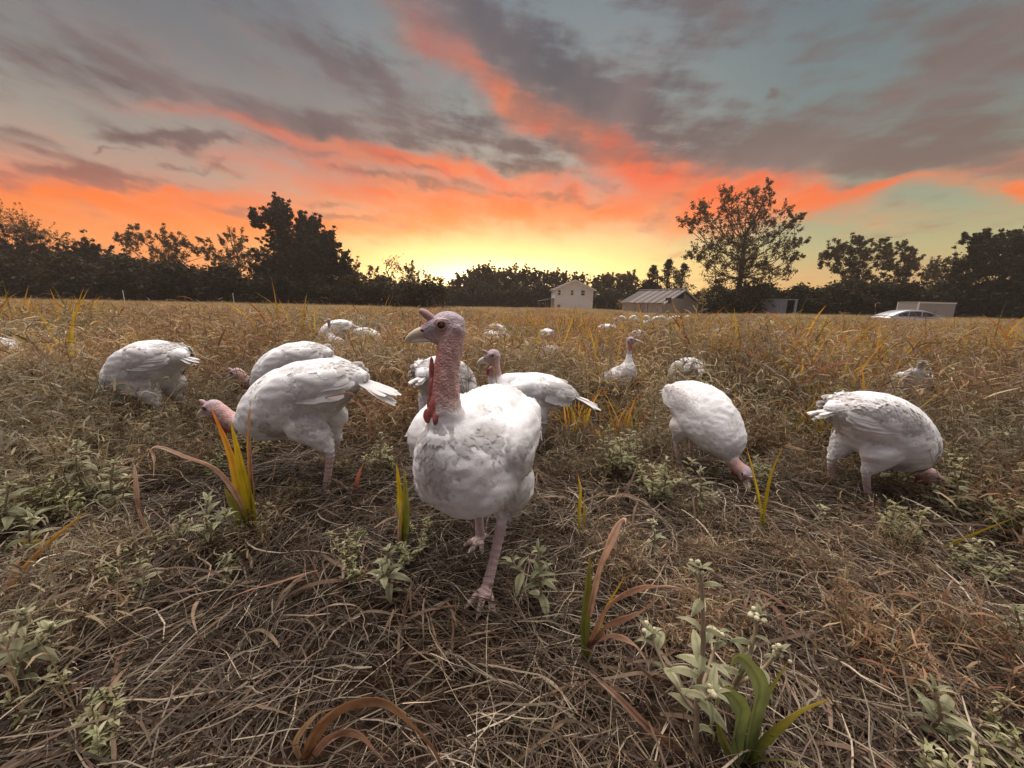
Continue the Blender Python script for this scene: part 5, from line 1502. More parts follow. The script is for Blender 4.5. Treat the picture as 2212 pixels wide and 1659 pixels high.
def build_car():
    Y = 27.5
    a, b = at_depth(1897, 675, Y), at_depth(2050, 675, Y)
    L = (b - a).length * 0.97
    ztop = at_depth(1950, 666.4, Y).z
    g = ztop - 1.50
    root = empty('silver_car', (a.x, Y, g), -0.03)
    k = L / 4.7
    # side profile: (x, lower z, upper z, half width at that height)
    prof = [(0.00, 0.45, 0.78), (0.05, 0.30, 0.92), (0.35, 0.25, 0.99), (0.62, 0.25, 1.02), (1.0, 0.24, 1.00), (1.6, 0.24, 0.97), (2.4, 0.24, 0.94), (3.3, 0.24, 0.90), (3.8, 0.24, 0.84), (4.35, 0.26, 0.72), (4.62, 0.32, 0.62), (4.70, 0.42, 0.55)]
    P = catmull([list(p) for p in prof], 3)
    V, F = [], []
    m = 10
    for x, z0, z1 in P:
        wf = 0.86 * (1 - 0.18 * max(0, (x - 3.6) / 1.1) ** 2 - 0.14 * max(0, (0.5 - x) / 0.5) ** 2)
        ring = []
        for q in range(m):
            t = q / (m - 1)
            ang = -PI / 2 + t * PI
            yy = wf * (abs(math.cos(ang)) ** 0.35) * 1.0
            zz = (z0 + z1) / 2 + (z1 - z0) / 2 * math.sin(ang)
            ring.append((x * k, -yy, zz))
        ring += [(p[0], -p[1], p[2]) for p in reversed(ring)]
        V += ring
    R = 2 * m
    for i in range(len(P) - 1):
        for q in range(R):
            F.append((i * R + q, (i + 1) * R + q, (i + 1) * R + (q + 1) % R, i * R + (q + 1) % R))
    F.append(tuple(range(R))); F.append(tuple((len(P) - 1) * R + q for q in range(R))[::-1])
    me = mesh_np('body', V, F, smooth=True); put('body', me, M['car_paint'], root)
    # cabin: arched roof over glass
    def arch(xs, zs, inset, z_off, name, mat, par, lo=0.86):
        V, F = [], []
        for x, z in zip(xs, zs):
            h = max(0.0, (z - lo) / 0.56)
            w = 0.80 - 0.20 * h - inset
            V += [(x * k, -w - 0.02 * (1 - h), lo + (z - lo) * 0.05), (x * k, -w, z - 0.07 * h + z_off), (x * k, -w * 0.72, z + z_off), (x * k, 0, z + 0.015 + z_off), (x * k, w * 0.72, z + z_off), (x * k, w, z - 0.07 * h + z_off), (x * k, w + 0.02 * (1 - h), lo + (z - lo) * 0.05)]
        for i in range(len(xs) - 1):
            for q in range(6): F.append((i * 7 + q, i * 7 + q + 1, (i + 1) * 7 + q + 1, (i + 1) * 7 + q))
        me = mesh_np(name, V, F, smooth=True)
        return put(name, me, mat, par)
    pts = catmull([[0.30, 0.98], [0.75, 1.20], [1.25, 1.36], [1.9, 1.42], [2.6, 1.38], [3.1, 1.22], [3.65, 0.93]], 4)
    arch(pts[:, 0], pts[:, 1], 0.0, 0.0, 'roof', M['car_paint'], root, lo=0.90)
    # side windows as curved glass sheets 6 mm proud of the cabin, on both sides
    for sg in (-1, 1):
        for (x0, x1) in ((0.78, 1.45), (1.53, 2.30), (2.38, 3.15)):
            V, F = [], []
            for x in np.linspace(x0, x1, 7):
                z = np.interp(x, pts[:, 0], pts[:, 1]); h = max(0, (z - 0.90) / 0.56)
                w = 0.80 - 0.20 * h
                zt = max(z - 0.07 * h - 0.055, 0.99); tt = np.clip((zt - 0.93) / max(z - 0.07 * h - 0.93, 0.05), 0, 1)
                wb = w + 0.02 * (1 - h)
                V += [(x * k, sg * (wb + 0.012), 0.975), (x * k, sg * (wb * (1 - tt) + w * tt + 0.012), zt)]
            for i in range(6): F.append((2 * i, 2 * i + 2, 2 * i + 3, 2 * i + 1))
            put('window', mesh_np('window', V, F, smooth=True), M['window_glass'], root)
    V, F = [], []
    for x in np.linspace(2.85, 3.60, 6):
        z = np.interp(x, pts[:, 0], pts[:, 1]); h = max(0, (z - 0.9) / 0.56); w = (0.80 - 0.2 * h) * 0.70
        V += [(x * k, -w, z + 0.010), (x * k, 0, z + 0.028), (x * k, w, z + 0.010)]
    for i in range(5):
        for q in range(2): F.append((i * 3 + q, i * 3 + q + 1, i * 3 + q + 4, i * 3 + q + 3))
    put('windscreen', mesh_np('windscreen', V, F, smooth=True), M['window_glass'], root)
    for x in (0.85, 3.75):
        for sg in (-1, 1): wheel(root, x * k, sg * 0.66, 0.32, 0.32, 0.20, sg)
    for sg in (-1, 1):
        p = Acc(); p.box(2.95 * k, 3.10 * k, sg * 0.92 - 0.07, sg * 0.92 + 0.07, 0.97, 1.08); p.build('mirror', M['car_paint'], root)
        p = Acc(); p.box(4.52 * k, 4.66 * k, sg * 0.58 - 0.14, sg * 0.58 + 0.14, 0.52, 0.62); p.build('headlight', M['lamp_glass'], root)
        p = Acc(); p.box(-0.005, 0.10 * k, sg * 0.60 - 0.12, sg * 0.60 + 0.12, 0.72, 0.84); p.build('tail_light', M['red_lens'], root)
        for dx in (1.75, 2.55):
            p = Acc(); p.box(dx * k, (dx + 0.2) * k, sg * 0.865 - 0.012, sg * 0.865 + 0.012, 0.80, 0.83); p.build('door_handle', M['car_paint'], root)
    tag(root, 'silver saloon car side-on, half sunk behind the tall weeds', 'car')
build_car()

def build_trailer():
    Y = 34
    a = at_depth(1985, 660, Y)
    zt = at_depth(1985, 652.5, Y).z
    root = empty('box_trailer', (a.x, Y, 0), 0.10)
    Wd, L = 1.15, 3.6
    zb = 0.45
    bx = Acc(); bx.box(0, L, 0, 1.7, zb, zt); bx.build('box', M['box_white'], root)
    # the end wall lies round the near left corner
    e = Acc(); e.box(-0.05, -0.003, 0.03, 1.67, zb + 0.03, zt - 0.04); e.build('end_door', M['box_white'], root)
    for q in (0.0, 1.66):
        p = Acc(); p.box(-0.055, 0.05, q - 0.02, q + 0.05, zb, zt + 0.01); p.build('corner_post', M['white_trim'], root)
    tp = Acc(); tp.box(-0.06, L + 0.03, -0.03, 1.73, zt + 0.003, zt + 0.05); tp.build('roof', M['box_white'], root)
    rl = Acc(); rl.box(-0.06, L + 0.02, -0.035, -0.004, zt - 0.09, zt - 0.002); rl.build('top_rail', M['white_trim'], root)
    for sg, y in ((-1, 0.06), (1, 1.64)): wheel(root, L * 0.5, y, 0.3, 0.3, 0.16, sg)
    t = Acc(); t.tube([(L, 0.85, 0.42), (L + 0.9, 0.85, 0.42)], 0.04, 6); t.build('tow_bar', M['post_wood'], root)
    tag(root, 'white box trailer parked beyond the silver car', 'trailer')
build_trailer()

def build_posts():
    labs = ['leftmost white fence post, in front of the far left trees', 'white fence post before the dark trees, second from the left', 'white fence post under the tallest dark left tree', 'short white fence post at the right foot of the tallest left tree',
            'white fence post under the low glowing trees', 'white fence post just right of the near turkey\'s snood, farthest of its row', 'short white post between the last two tall ones']
    for (px, top, Y), lab in zip(((272, 627, 38), (507, 633, 40), (644, 641, 47), (757, 649.5, 54), (842, 651, 52), (961, 654, 58), (903, 658, 60)), labs):
        p = base_point(px, Y); zt = at_depth(px, top, Y).z
        root = empty('fence_post', p)
        a = Acc(); a.tube([(0, 0, -0.2), (0.01, 0, (zt - p.z) * 0.5), (0.0, 0.01, zt - p.z)], [0.035, 0.033, 0.028], 8); a.build('rod', M['post_white'], root)
        for h in (0.45, 0.8):
            c = Acc(); z = (zt - p.z) * h; c.tube([(-0.02, -0.07, z), (0.0, -0.09, z + 0.01)], [0.02, 0.02], 6); c.build('wire_clip', M['rust_dark'], root)
        tag(root, lab, 'fence post', 'white posts of the wire fence along the trees')
    for (px, top, Y), lab in zip(((1286, 656, 58), (1310, 655, 55), (1507, 650, 42), (1209, 657, 66), (1330, 660, 60)), ['dark wooden fence post just right of the white house', 'dark wooden fence post midway between the house and the shed', 'dark post standing at the right corner of the shed', 'dark post in front of the house porch side', 'dark post beside the left end of the shed']):
        p = base_point(px, Y); zt = at_depth(px, top, Y).z
        root = empty('wooden_post', p)
        a = Acc(); a.tube([(0, 0, -0.2), (0.02, 0, (zt - p.z) * 0.5), (0.0, 0.0, zt - p.z)], [0.06, 0.055, 0.05], 7); a.build('pole', M['post_wood'], root)
        c = Acc(); c.tube([(0, 0, zt - p.z), (0, 0, zt - p.z + 0.05)], [0.055, 0.03], 7); c.build('cap', M['post_wood'], root)
        tag(root, lab, 'fence post', 'wooden posts by the buildings')
build_posts()

# ------------------------------------------------------------------ single plants one can point at
M['dry_leaf'] = leaf_material('dry_broad_leaf', var=0.22, trans=0.38, gloss=0.2, nscale=34, tint=(1.12, 1.0, 0.86))
def leaf_mesh(name, L, W, droop, cup, seed, cols, wavy=0.0, seg=8):
    """a pointed leaf with midrib and cupped halves: 5 vertices across"""
    rg = np.random.RandomState(seed)
    V, K = [], []
    c0 = np.array(lin(*cols[0])[:3]); c1 = np.array(lin(*cols[1])[:3])
    el = 0.55; p = np.zeros(3)
    for i in range(seg + 1):
        t = i / seg
        w = W * 0.5 * (math.sin(PI * min(1, (t * 0.94 + 0.06)) ** 0.80) ** 0.9) + 0.0004
        a = el - droop * t
        d = np.array((math.cos(a), 0, math.sin(a)))
        nz = np.array((-math.sin(a), 0, math.cos(a)))
        for k in (-1, -0.5, 0, 0.5, 1):
            q = p + np.array((0, k * w, 0)) + nz * (-cup * w * abs(k) + (0.0 if k else -0.0006) + wavy * w * math.sin(9 * t + 2 * k))
            V.append(q); K.append(c0 * (1 - 0.3 * (k == 0)) * (1 - t * 0.15) + (c1 - c0) * abs(k) * 0.5)
        p = p + d * L / seg
    F = []
    for i in range(seg):
        for k in range(4):
            a = i * 5 + k; F.append((a, a + 1, a + 6, a + 5))
    me = mesh_np(name, V, F, np.array(K), True)
    return me

CROTON_LEAVES = [leaf_mesh('leaf', 1.0, 0.24 + 0.03 * (i % 3), 1.3 + 0.40 * (i % 4), 0.35 + 0.15 * (i % 2), i, [(170, 168, 130), (194, 190, 154)] if i % 3 else [(150, 152, 116), (176, 176, 140)], 0.06) for i in range(6)]
for me in CROTON_LEAVES: me.materials.append(M['sage'])
M['stem_wool'] = plain_material('woolly_stem', lin(158, 140, 114), 0.8, var=0.15, nscale=40)
M['bud'] = plain_material('pale_buds', lin(206, 196, 160), 0.8, var=0.15, nscale=90, bump=0.6)

def croton(px, pb, pt, label, nleaf=16, ll=0.055, seed=1, tx=None, branches=0, big=False, parts=True):
    """grey-green woolly weed: base and tip pixel give its place and height at the base's distance"""
    rg = np.random.RandomState(seed)
    g = ground_at(px, pb); g.z = float(gz(g.x, g.y))
    top = at_depth(tx if tx is not None else px, pt, g.y)
    H = max(0.05, top.z - g.z); lean = top.x - g.x
    root = empty('leafy_weed', g)
    stems = [catmull([[0, 0, -0.01], [lean * 0.2, 0.01, H * 0.33], [lean * 0.55, -0.005, H * 0.66], [lean, 0, H * 0.98]], 5)]
    for b in range(branches):
        t = rg.uniform(0.25, 0.65); j = int(t * (len(stems[0]) - 1)); s = stems[0][j]
        a = rg.uniform(0, 2 * PI); bl = H * rg.uniform(0.25, 0.42)
        stems.append(catmull([list(s), [s[0] + math.cos(a) * bl * 0.5, s[1] + math.sin(a) * bl * 0.4, s[2] + bl * 0.25], [s[0] + math.cos(a) * bl * 0.9, s[1] + math.sin(a) * bl * 0.7, s[2] + bl * 0.7]], 5))
    acc = Acc()
    for i, P in enumerate(stems):
        r0 = (0.0045 if i == 0 else 0.0030) * (1.25 if big else 1.0)
        acc.tube([Vector(q) for q in P], [r0 * (1 - 0.5 * k / len(P)) for k in range(len(P))], 6)
    acc.build('stem', M['stem_wool'], root, True)
    def put_leaf(p, a, up, L):
        me = CROTON_LEAVES[rg.randint(6)]
        o = put('leaf', me, None, root)
        o.matrix_local = Matrix.Translation(Vector(p)) @ Matrix.Rotation(a, 4, 'Z') @ Matrix.Rotation(-up, 4, 'Y') @ Matrix.Rotation(rg.uniform(-0.3, 0.3), 4, 'X') @ Matrix.Diagonal((L, L, L, 1))
    for i, P in enumerate(stems):
        n = nleaf if i == 0 else max(5, nleaf // 3)
        for k in range(n):
            t = 0.22 + 0.76 * (k / max(1, n - 1)) ** 0.85 if i == 0 else 0.35 + 0.63 * k / max(1, n - 1)
            j = t * (len(P) - 1); j0 = int(j); p = P[min(j0, len(P) - 1)]
            put_leaf(p, k * 2.4 + rg.uniform(-0.5, 0.5), (t - 0.5) * 0.8 + rg.uniform(-0.25, 0.25), ll * rg.uniform(0.7, 1.15) * (1.1 - 0.45 * max(0, t - 0.6) / 0.4))
        tip = P[-1]
        for k in range(5): put_leaf(tip, k * 1.3 + rg.uniform(-0.3, 0.3), 0.7 + rg.uniform(-0.3, 0.3), ll * rg.uniform(0.35, 0.6))
        if big or rg.rand() < 0.5:
            b = Acc()
            for k in range(9):
                c = tip + rg.normal(0, 0.006, 3) + np.array((0, 0, 0.002)); b.add(ICO_V[:] * 0.0042 * rg.uniform(0.6, 1.2) + c, ICO_F)
            b.build('bud_cluster', M['bud'], root, True)
    tag(root, label, 'weed plant', 'grey green leafy weeds')
    return root

def ribbon(pts, width, fold, colors, name='blade', wavy=0.0, seed=0):
    """one broad grass blade along world points; 5 vertices across, folded along its midrib, pointed tip"""
    rg = np.random.RandomState(seed)
    P = catmull([list(p) for p in pts], 6)
    n = len(P); V, K = [], []
    cam = Vector((0, 0, CAM_H))
    c = [np.array(lin(*q)[:3]) for q in colors]
    ks = (-1, -0.66, -0.33, 0, 0.33, 0.66, 1); NK = 7
    cm = [rg.uniform(0.78, 1.15) for _ in ks]; cm[3] = 0.72
    for i in range(n):
        t = i / (n - 1)
        p = Vector(P[i]); d = (Vector(P[min(i + 1, n - 1)]) - Vector(P[max(i - 1, 0)])).normalized()
        if i == 0: ref = Vector((0.25, -1, 0.2)).normalized()
        s = d.cross(ref)
        if s.length < 1e-3: s = d.cross(Vector((1, 0, 0)))
        s.normalize(); ref = s.cross(d).normalized()
        w = width * 0.5 * min(1, 0.55 + t * 2.5) * (1 - max(0, (t - 0.35) / 0.65) ** 1.7) + 0.0004
        for ki, k in enumerate(ks):
            fr = 1 + (0.10 * rg.uniform(-1, 1) if abs(k) == 1 else 0)
            q = p + s * (k * w * fr * (1 - 0.25 * fold)) + ref * (fold * w * abs(k) + wavy * w * math.sin(t * 13 + k * 1.7))
            V.append(q[:])
            x = t * (len(c) - 1); j = min(int(x), len(c) - 2); cc = c[j] * (1 - (x - j)) + c[j + 1] * (x - j)
            K.append(cc * cm[ki] * rg.uniform(0.90, 1.08))
    F = []
    for i in range(n - 1):
        for k in range(NK - 1):
            a = i * NK + k; F.append((a, a + 1, a + NK + 1, a + NK))
    return V, F, K

YG = [(120, 120, 40), (176, 164, 44), (206, 176, 60)]
YO = [(130, 126, 56), (200, 166, 62), (222, 140, 72)]
GRN = [(96, 106, 62), (124, 132, 76), (158, 154, 88)]
DRY = [(156, 124, 100), (198, 166, 142), (222, 200, 180)]
DRYR = [(146, 110, 90), (184, 144, 120), (208, 178, 154)]
TAN = [(132, 104, 80), (172, 142, 110), (190, 166, 134)]

def grass_plant(base, blades, label, name='grass_plant', cat='grass plant', group='broad bladed grass plants', seed=0):
    """base pixel on the ground; blades: (list of pixels from foot to tip, width, colours, fold, depth lean, wavy). Every blade is its own part"""
    g = ground_at(*base); g.z = float(gz(g.x, g.y))
    root = empty(name, g)
    for i, b in enumerate(blades):
        px, width, cols = b[0], b[1], b[2]
        fold = b[3] if len(b) > 3 else 0.45; lean = b[4] if len(b) > 4 else 0.03 * math.sin(i * 2.1); wv = b[5] if len(b) > 5 else 0.06
        m = len(px)
        pts = [at_depth(x, y, g.y + lean * k / max(1, m - 1)) - g for k, (x, y) in enumerate(px)]
        for p in pts: p.z = max(p.z, 0.012)
        V, F, K = ribbon(pts, width, fold, cols, wavy=wv, seed=seed * 31 + i)
        put('blade', mesh_np('blade', V, F, np.array(K), True), M['blade'] if cols[0][1] > cols[0][0] - 8 else M['dry_leaf'], root)
    tag(root, label, cat, group)
    return root

def build_plants():
    cr = croton
    cr(1500, 1672, 1222, 'tall pale leafy weed in the right foreground, biggest of its kind', 15, 0.056, 1, tx=1515, branches=3, big=True)
    cr(1566, 1600, 1330, 'side shoot weed leaning right beside the tall foreground weed', 12, 0.055, 2, tx=1640, branches=1, big=True)
    cr(842, 1305, 1190, 'leafy weed just left of the near turkey\'s feet', 14, 0.062, 3, tx=836, branches=1)
    cr(1170, 1338, 1188, 'leafy weed just right of the near turkey\'s front foot', 12, 0.068, 4, tx=1162, branches=1)
    cr(1512, 1115, 1018, 'leafy weed under the grazing turkey right of centre', 12, 0.062, 5, branches=2)
    cr(182, 1110, 958, 'bushy leafy weed with whitish tips at the left', 20, 0.07, 6, tx=165, branches=3)
    cr(245, 1130, 1000, 'leafy weed right of the bushy white tipped one', 16, 0.066, 7, branches=2)
    cr(452, 1205, 1078, 'leafy weed beside the foot of the orange tipped grass', 16, 0.068, 8, tx=448, branches=2)
    cr(822, 1045, 938, 'leafy weed between the big grazing turkey and the near turkey', 14, 0.06, 9, branches=1)
    cr(40, 1500, 1325, 'large pale leafy weed at the left edge low down', 16, 0.066, 10, tx=50, branches=3, big=True)
    cr(20, 1180, 1050, 'blurry leafy weed at the left edge beside the fallen yellow leaves', 16, 0.08, 11, branches=2)
    cr(2020, 1640, 1490, 'leafy weed low in the right corner of the field', 12, 0.06, 12, branches=1)
    cr(2195, 1440, 1320, 'leafy weed at the right edge low down', 12, 0.07, 13)
    cr(1412, 1205, 1130, 'small leafy weed in the trampled straw right of centre', 9, 0.05, 14)
    cr(1778, 1160, 1098, 'small leafy weed below the two turkeys on the right', 9, 0.05, 15)
    cr(1566, 985, 868, 'dark thin leafy weed in front of the grazing turkey\'s breast', 10, 0.052, 16)
    cr(1506, 1000, 905, 'leafy weed in front of the grazing turkey\'s wing', 10, 0.055, 17)
    cr(1938, 1075, 905, 'leafy weed in front of the rightmost large turkey', 14, 0.066, 18, tx=1930)
    cr(690, 990, 878, 'leafy weed before the belly of the big grazing turkey', 12, 0.052, 19)
    cr(328, 1000, 890, 'leafy weed left of the big grazing turkey\'s head', 14, 0.06, 20)
    cr(2062, 1140, 1010, 'leafy weed right of the rightmost large turkey\'s head', 14, 0.062, 21, branches=1)
    cr(1418, 985, 890, 'leafy weed left of the grazing turkey\'s legs', 14, 0.055, 22, branches=1)
    cr(70, 1230, 1120, 'leafy weed behind the large pale one at the left edge', 14, 0.07, 23)
    cr(2180, 1050, 930, 'leafy weed at the right edge at mid height', 14, 0.07, 24, branches=1)
    cr(2110, 1260, 1170, 'small leafy weed near the right edge', 10, 0.055, 25)
    cr(300, 1300, 1215, 'small leafy weed in the straw at the left', 9, 0.055, 26)
    cr(490, 1270, 1200, 'small yellowish leafy weed below the orange tipped grass', 9, 0.05, 27)
    G = grass_plant
    G((548, 1182), [
        ([(545, 1180), (520, 1080), (498, 980), (452, 872)], 0.030, YO, 0.35, 0.03),
        ([(548, 1180), (540, 1090), (520, 1000), (497, 905)], 0.034, YG, 0.30, -0.02),
        ([(552, 1180), (546, 1060), (538, 960), (541, 868)], 0.016, YO, 0.8, 0.02),
        ([(550, 1180), (545, 1060), (540, 950), (536, 880)], 0.012, DRYR, 0.8, 0.0),
        ([(545, 1182), (528, 1140), (505, 1090), (484, 1052)], 0.036, GRN, 0.25, -0.03),
        ([(545, 1160), (520, 1085), (470, 1015), (400, 985), (345, 965), (322, 972)], 0.016, DRY, 0.5, -0.04, 0.3),
        ([(325, 970), (334, 990), (332, 1030)], 0.010, DRY, 0.5, -0.04, 0.3)],
        'backlit yellow and orange grass blades before the grazing turkey\'s head', seed=1)
    G((868, 1205), [([(866, 1205), (866, 1120), (862, 1050), (856, 998)], 0.022, YG, 0.4), ([(872, 1205), (877, 1120), (876, 1060), (872, 1012)], 0.024, GRN, 0.4), ([(868, 1205), (862, 1150), (866, 1080)], 0.012, DRY, 0.4)],
        'yellow green blades against the near turkey\'s left side', seed=2)
    G((1256, 1160), [([(1254, 1160), (1250, 1110), (1253, 1060), (1248, 1022)], 0.014, YG, 0.5), ([(1260, 1160), (1262, 1110), (1260, 1075)], 0.011, YG, 0.5)],
        'two thin yellow blades in the straw right of the near turkey', seed=3)
    G((1645, 1175), [([(1642, 1175), (1650, 1090), (1665, 1020), (1692, 962)], 0.017, YG, 0.5), ([(1692, 964), (1712, 966), (1742, 974)], 0.009, TAN, 0.5), ([(1648, 1175), (1640, 1090), (1628, 1030), (1612, 962)], 0.012, YG, 0.5)],
        'two crossing yellow blades below the grazing turkey\'s head', seed=4)
    G((1264, 1440), [
        ([(1262, 1440), (1262, 1350), (1270, 1260), (1274, 1195)], 0.024, GRN, 0.4, 0.02),
        ([(1268, 1440), (1280, 1380), (1310, 1310), (1352, 1240)], 0.012, YG, 0.5, 0.02),
        ([(1272, 1330), (1290, 1240), (1312, 1180), (1335, 1130), (1348, 1122), (1352, 1134)], 0.019, DRY, 0.5, 0.03, 0.3),
        ([(1268, 1400), (1310, 1310), (1380, 1268), (1440, 1265), (1482, 1274)], 0.016, DRYR, 0.5, -0.03, 0.3),
        ([(1270, 1400), (1310, 1350), (1380, 1320), (1425, 1290)], 0.020, DRYR, 0.4, -0.05, 0.25),
        ([(1270, 1390), (1320, 1370), (1370, 1390), (1398, 1430)], 0.018, DRY, 0.4, -0.05, 0.25)],
        'green grass shoot with curling brown leaves right of the near turkey', seed=5)
    G((1600, 1690), [
        ([(1600, 1690), (1640, 1600), (1710, 1540), (1792, 1508)], 0.040, [(104, 120, 74), (142, 148, 78), (196, 180, 88)], 0.3, -0.03),
        ([(1600, 1690), (1615, 1600), (1650, 1510), (1702, 1428)], 0.022, GRN, 0.35, 0.03),
        ([(1600, 1690), (1625, 1560), (1640, 1480), (1600, 1420), (1575, 1440)], 0.032, [(104, 122, 92), (126, 142, 108), (140, 150, 108)], 0.3, 0.0),
        ([(1590, 1690), (1590, 1590), (1600, 1530), (1560, 1490), (1548, 1530)], 0.034, [(104, 122, 90), (126, 142, 106), (140, 150, 108)], 0.3, -0.02),
        ([(1600, 1690), (1640, 1640), (1700, 1640), (1760, 1670)], 0.022, GRN, 0.3, -0.05),
        ([(1595, 1690), (1560, 1600), (1545, 1540)], 0.018, GRN, 0.4, 0.02)],
        'broad green leaves spreading low at the bottom right of centre', seed=6)
    G((655, 1655), [
        ([(655, 1655), (690, 1570), (750, 1520), (830, 1512), (890, 1560), (940, 1620), (960, 1680)], 0.024, [(120, 84, 60), (168, 132, 98), (156, 118, 86)], 0.4, -0.03, 0.15),
        ([(660, 1655), (710, 1590), (770, 1580), (820, 1630), (850, 1680)], 0.018, DRYR, 0.4, -0.02, 0.2),
        ([(655, 1655), (640, 1600), (680, 1545), (720, 1530)], 0.010, TAN, 0.4, 0.0, 0.2)],
        'arched brown dead leaf at the bottom left of centre', name='dead_grass_plant', seed=7)
    G((96, 860), [
        ([(125, 860), (140, 780), (160, 690), (192, 622)], 0.022, YG, 0.4),
        ([(95, 865), (80, 800), (50, 740), (12, 700)], 0.020, YG, 0.4), ([(95, 865), (96, 800), (90, 760), (70, 735)], 0.022, YG, 0.4),
        ([(98, 865), (110, 800), (122, 770), (118, 752)], 0.026, GRN, 0.4), ([(92, 865), (62, 830), (40, 800), (14, 790)], 0.018, YG, 0.4), ([(100, 865), (140, 840), (170, 830)], 0.012, DRYR, 0.4),
        ([(96, 865), (30, 840), (-20, 830)], 0.016, YG, 0.4)],
        'tall yellow green grass plant at the left edge reaching to the trees', seed=8)
    G((1696, 985), [
        ([(1696, 985), (1690, 940), (1694, 900), (1702, 872)], 0.030, GRN, 0.3), ([(1698, 985), (1715, 930), (1740, 890), (1772, 858)], 0.018, YG, 0.4), ([(1698, 985), (1720, 950), (1745, 915), (1752, 880)], 0.020, GRN, 0.4),
        ([(1696, 985), (1670, 950), (1640, 940)], 0.012, DRY, 0.4), ([(1700, 985), (1740, 960), (1790, 950), (1830, 930)], 0.012, TAN, 0.4), ([(1697, 985), (1660, 1000), (1640, 1040)], 0.012, YG, 0.4)],
        'leaning green and yellow grass plant between the two right hand turkeys', seed=9)
    G((1475, 985), [([(1465, 985), (1462, 930), (1458, 880), (1462, 838)], 0.014, YG, 0.5), ([(1475, 985), (1485, 930), (1500, 890)], 0.010, YG, 0.5)],
        'thin yellow blade in front of the grazing turkey\'s tail end', seed=10)
    G((1985, 1215), [([(1985, 1215), (2040, 1180), (2110, 1150), (2192, 1118)], 0.014, YG, 0.4), ([(1990, 1215), (2050, 1190), (2100, 1180), (2130, 1190)], 0.010, YG, 0.4)],
        'long yellow blade slanting up to the right edge', seed=11)
    G((1605, 1305), [([(1600, 1300), (1680, 1310), (1780, 1325), (1890, 1360)], 0.016, [(160, 140, 96), (156, 150, 76), (150, 150, 70)], 0.3), ([(1620, 1315), (1700, 1325), (1800, 1330), (1880, 1370)], 0.010, TAN, 0.4), ([(1605, 1308), (1700, 1300), (1800, 1335), (1900, 1372)], 0.010, YG, 0.4)],
        'pale green blades lying flat on the straw at the right', seed=12)
    G((5, 1300), [([(5, 1300), (60, 1220), (120, 1160), (190, 1102)], 0.014, [(150, 104, 60), (176, 132, 66), (190, 150, 76)], 0.4), ([(5, 1300), (30, 1230), (60, 1190)], 0.010, DRYR, 0.4)],
        'long amber blade slanting up from the left edge', seed=13)
    G((10, 1200), [([(0, 1190), (60, 1170), (120, 1180), (180, 1195)], 0.018, YG, 0.3), ([(0, 1195), (70, 1190), (150, 1175)], 0.014, YG, 0.3), ([(0, 1200), (60, 1205), (130, 1185)], 0.012, TAN, 0.3)],
        'yellow leaves lying flat at the left edge', seed=14)
    G((565, 880), [([(570, 880), (572, 830), (566, 800), (562, 772)], 0.022, YG, 0.35), ([(566, 880), (564, 840), (560, 820)], 0.020, GRN, 0.35), ([(560, 880), (555, 830), (550, 780)], 0.008, DRYR, 0.5)],
        'green blade standing between the two grazing turkeys on the left', seed=15)
    G((1180, 940), [([(1180, 940), (1172, 890), (1160, 850), (1140, 812)], 0.012, GRN, 0.5), ([(1184, 940), (1190, 900), (1186, 860)], 0.014, YG, 0.5)],
        'dark green blade in front of the standing turkey\'s side', seed=16)
    G((1380, 830), [([(1378, 830), (1374, 790), (1368, 760), (1356, 735)], 0.014, YG, 0.4), ([(1384, 830), (1392, 780), (1394, 745)], 0.016, YO, 0.4), ([(1386, 830), (1402, 790), (1412, 760)], 0.014, YO, 0.4), ([(1380, 830), (1388, 800), (1384, 770)], 0.018, YG, 0.4), ([(1376, 830), (1366, 800), (1350, 780)], 0.010, DRYR, 0.4)],
        'glowing amber grass plant right of the upright turkey', seed=17)
    G((772, 1085), [([(768, 1085), (770, 1050), (776, 1020), (786, 1000)], 0.020, [(150, 84, 70), (196, 120, 100), (214, 160, 140)], 0.6, 0.0, 0.2)],
        'pinkish curled dry leaf standing left of the near turkey', name='dead_grass_plant', seed=18)
    G((745, 900), [([(745, 900), (790, 810), (830, 748), (886, 722)], 0.005, TAN, 0.5, -0.15), ([(830, 748), (870, 744), (905, 752), (925, 765)], 0.007, YO, 0.5, -0.05, 0.5)],
        'thin bent seed stalk reaching across to the near turkey\'s bill', name='seed_stalk', cat='grass stalk', seed=19)
    G((745, 880), [([(745, 880), (742, 830), (735, 800), (728, 770)], 0.010, DRY, 0.5, -0.15, 0.4)],
        'fuzzy brown seed head standing over the big turkey\'s back', name='seed_stalk', cat='grass stalk', seed=20)
    G((600, 1060), [([(570, 1150), (585, 1060), (602, 960)], 0.005, TAN, 0.5)],
        'single straight pale straw under the big turkey\'s breast', name='dry_stalk', cat='grass stalk', seed=21)
    G((300, 1190), [([(355, 1230), (320, 1150), (295, 1080), (288, 1000)], 0.010, DRYR, 0.6), ([(300, 1100), (296, 1040), (290, 1000)], 0.014, DRY, 0.5)],
        'dark red dry stem standing at the left', name='dry_stalk', cat='grass stalk', seed=22)
    G((1480, 1655), [([(1462, 1640), (1400, 1570), (1330, 1500), (1270, 1450)], 0.014, DRYR, 0.5, 0.05), ([(1480, 1655), (1430, 1590), (1350, 1530)], 0.008, TAN, 0.5)],
        'long reddish dead blade lying towards the tall foreground weed', name='dead_grass_plant', seed=23)
    G((2140, 1420), [([(2140, 1420), (2120, 1360), (2110, 1290), (2080, 1250)], 0.012, DRYR, 0.5), ([(2120, 1400), (2150, 1350), (2200, 1320)], 0.010, DRY, 0.5), ([(2050, 1340), (2040, 1280), (2060, 1250)], 0.014, DRY, 0.5, 0, 0.4)],
        'dark dry broken stems at the right edge', name='dry_stalk', cat='grass stalk', seed=24)
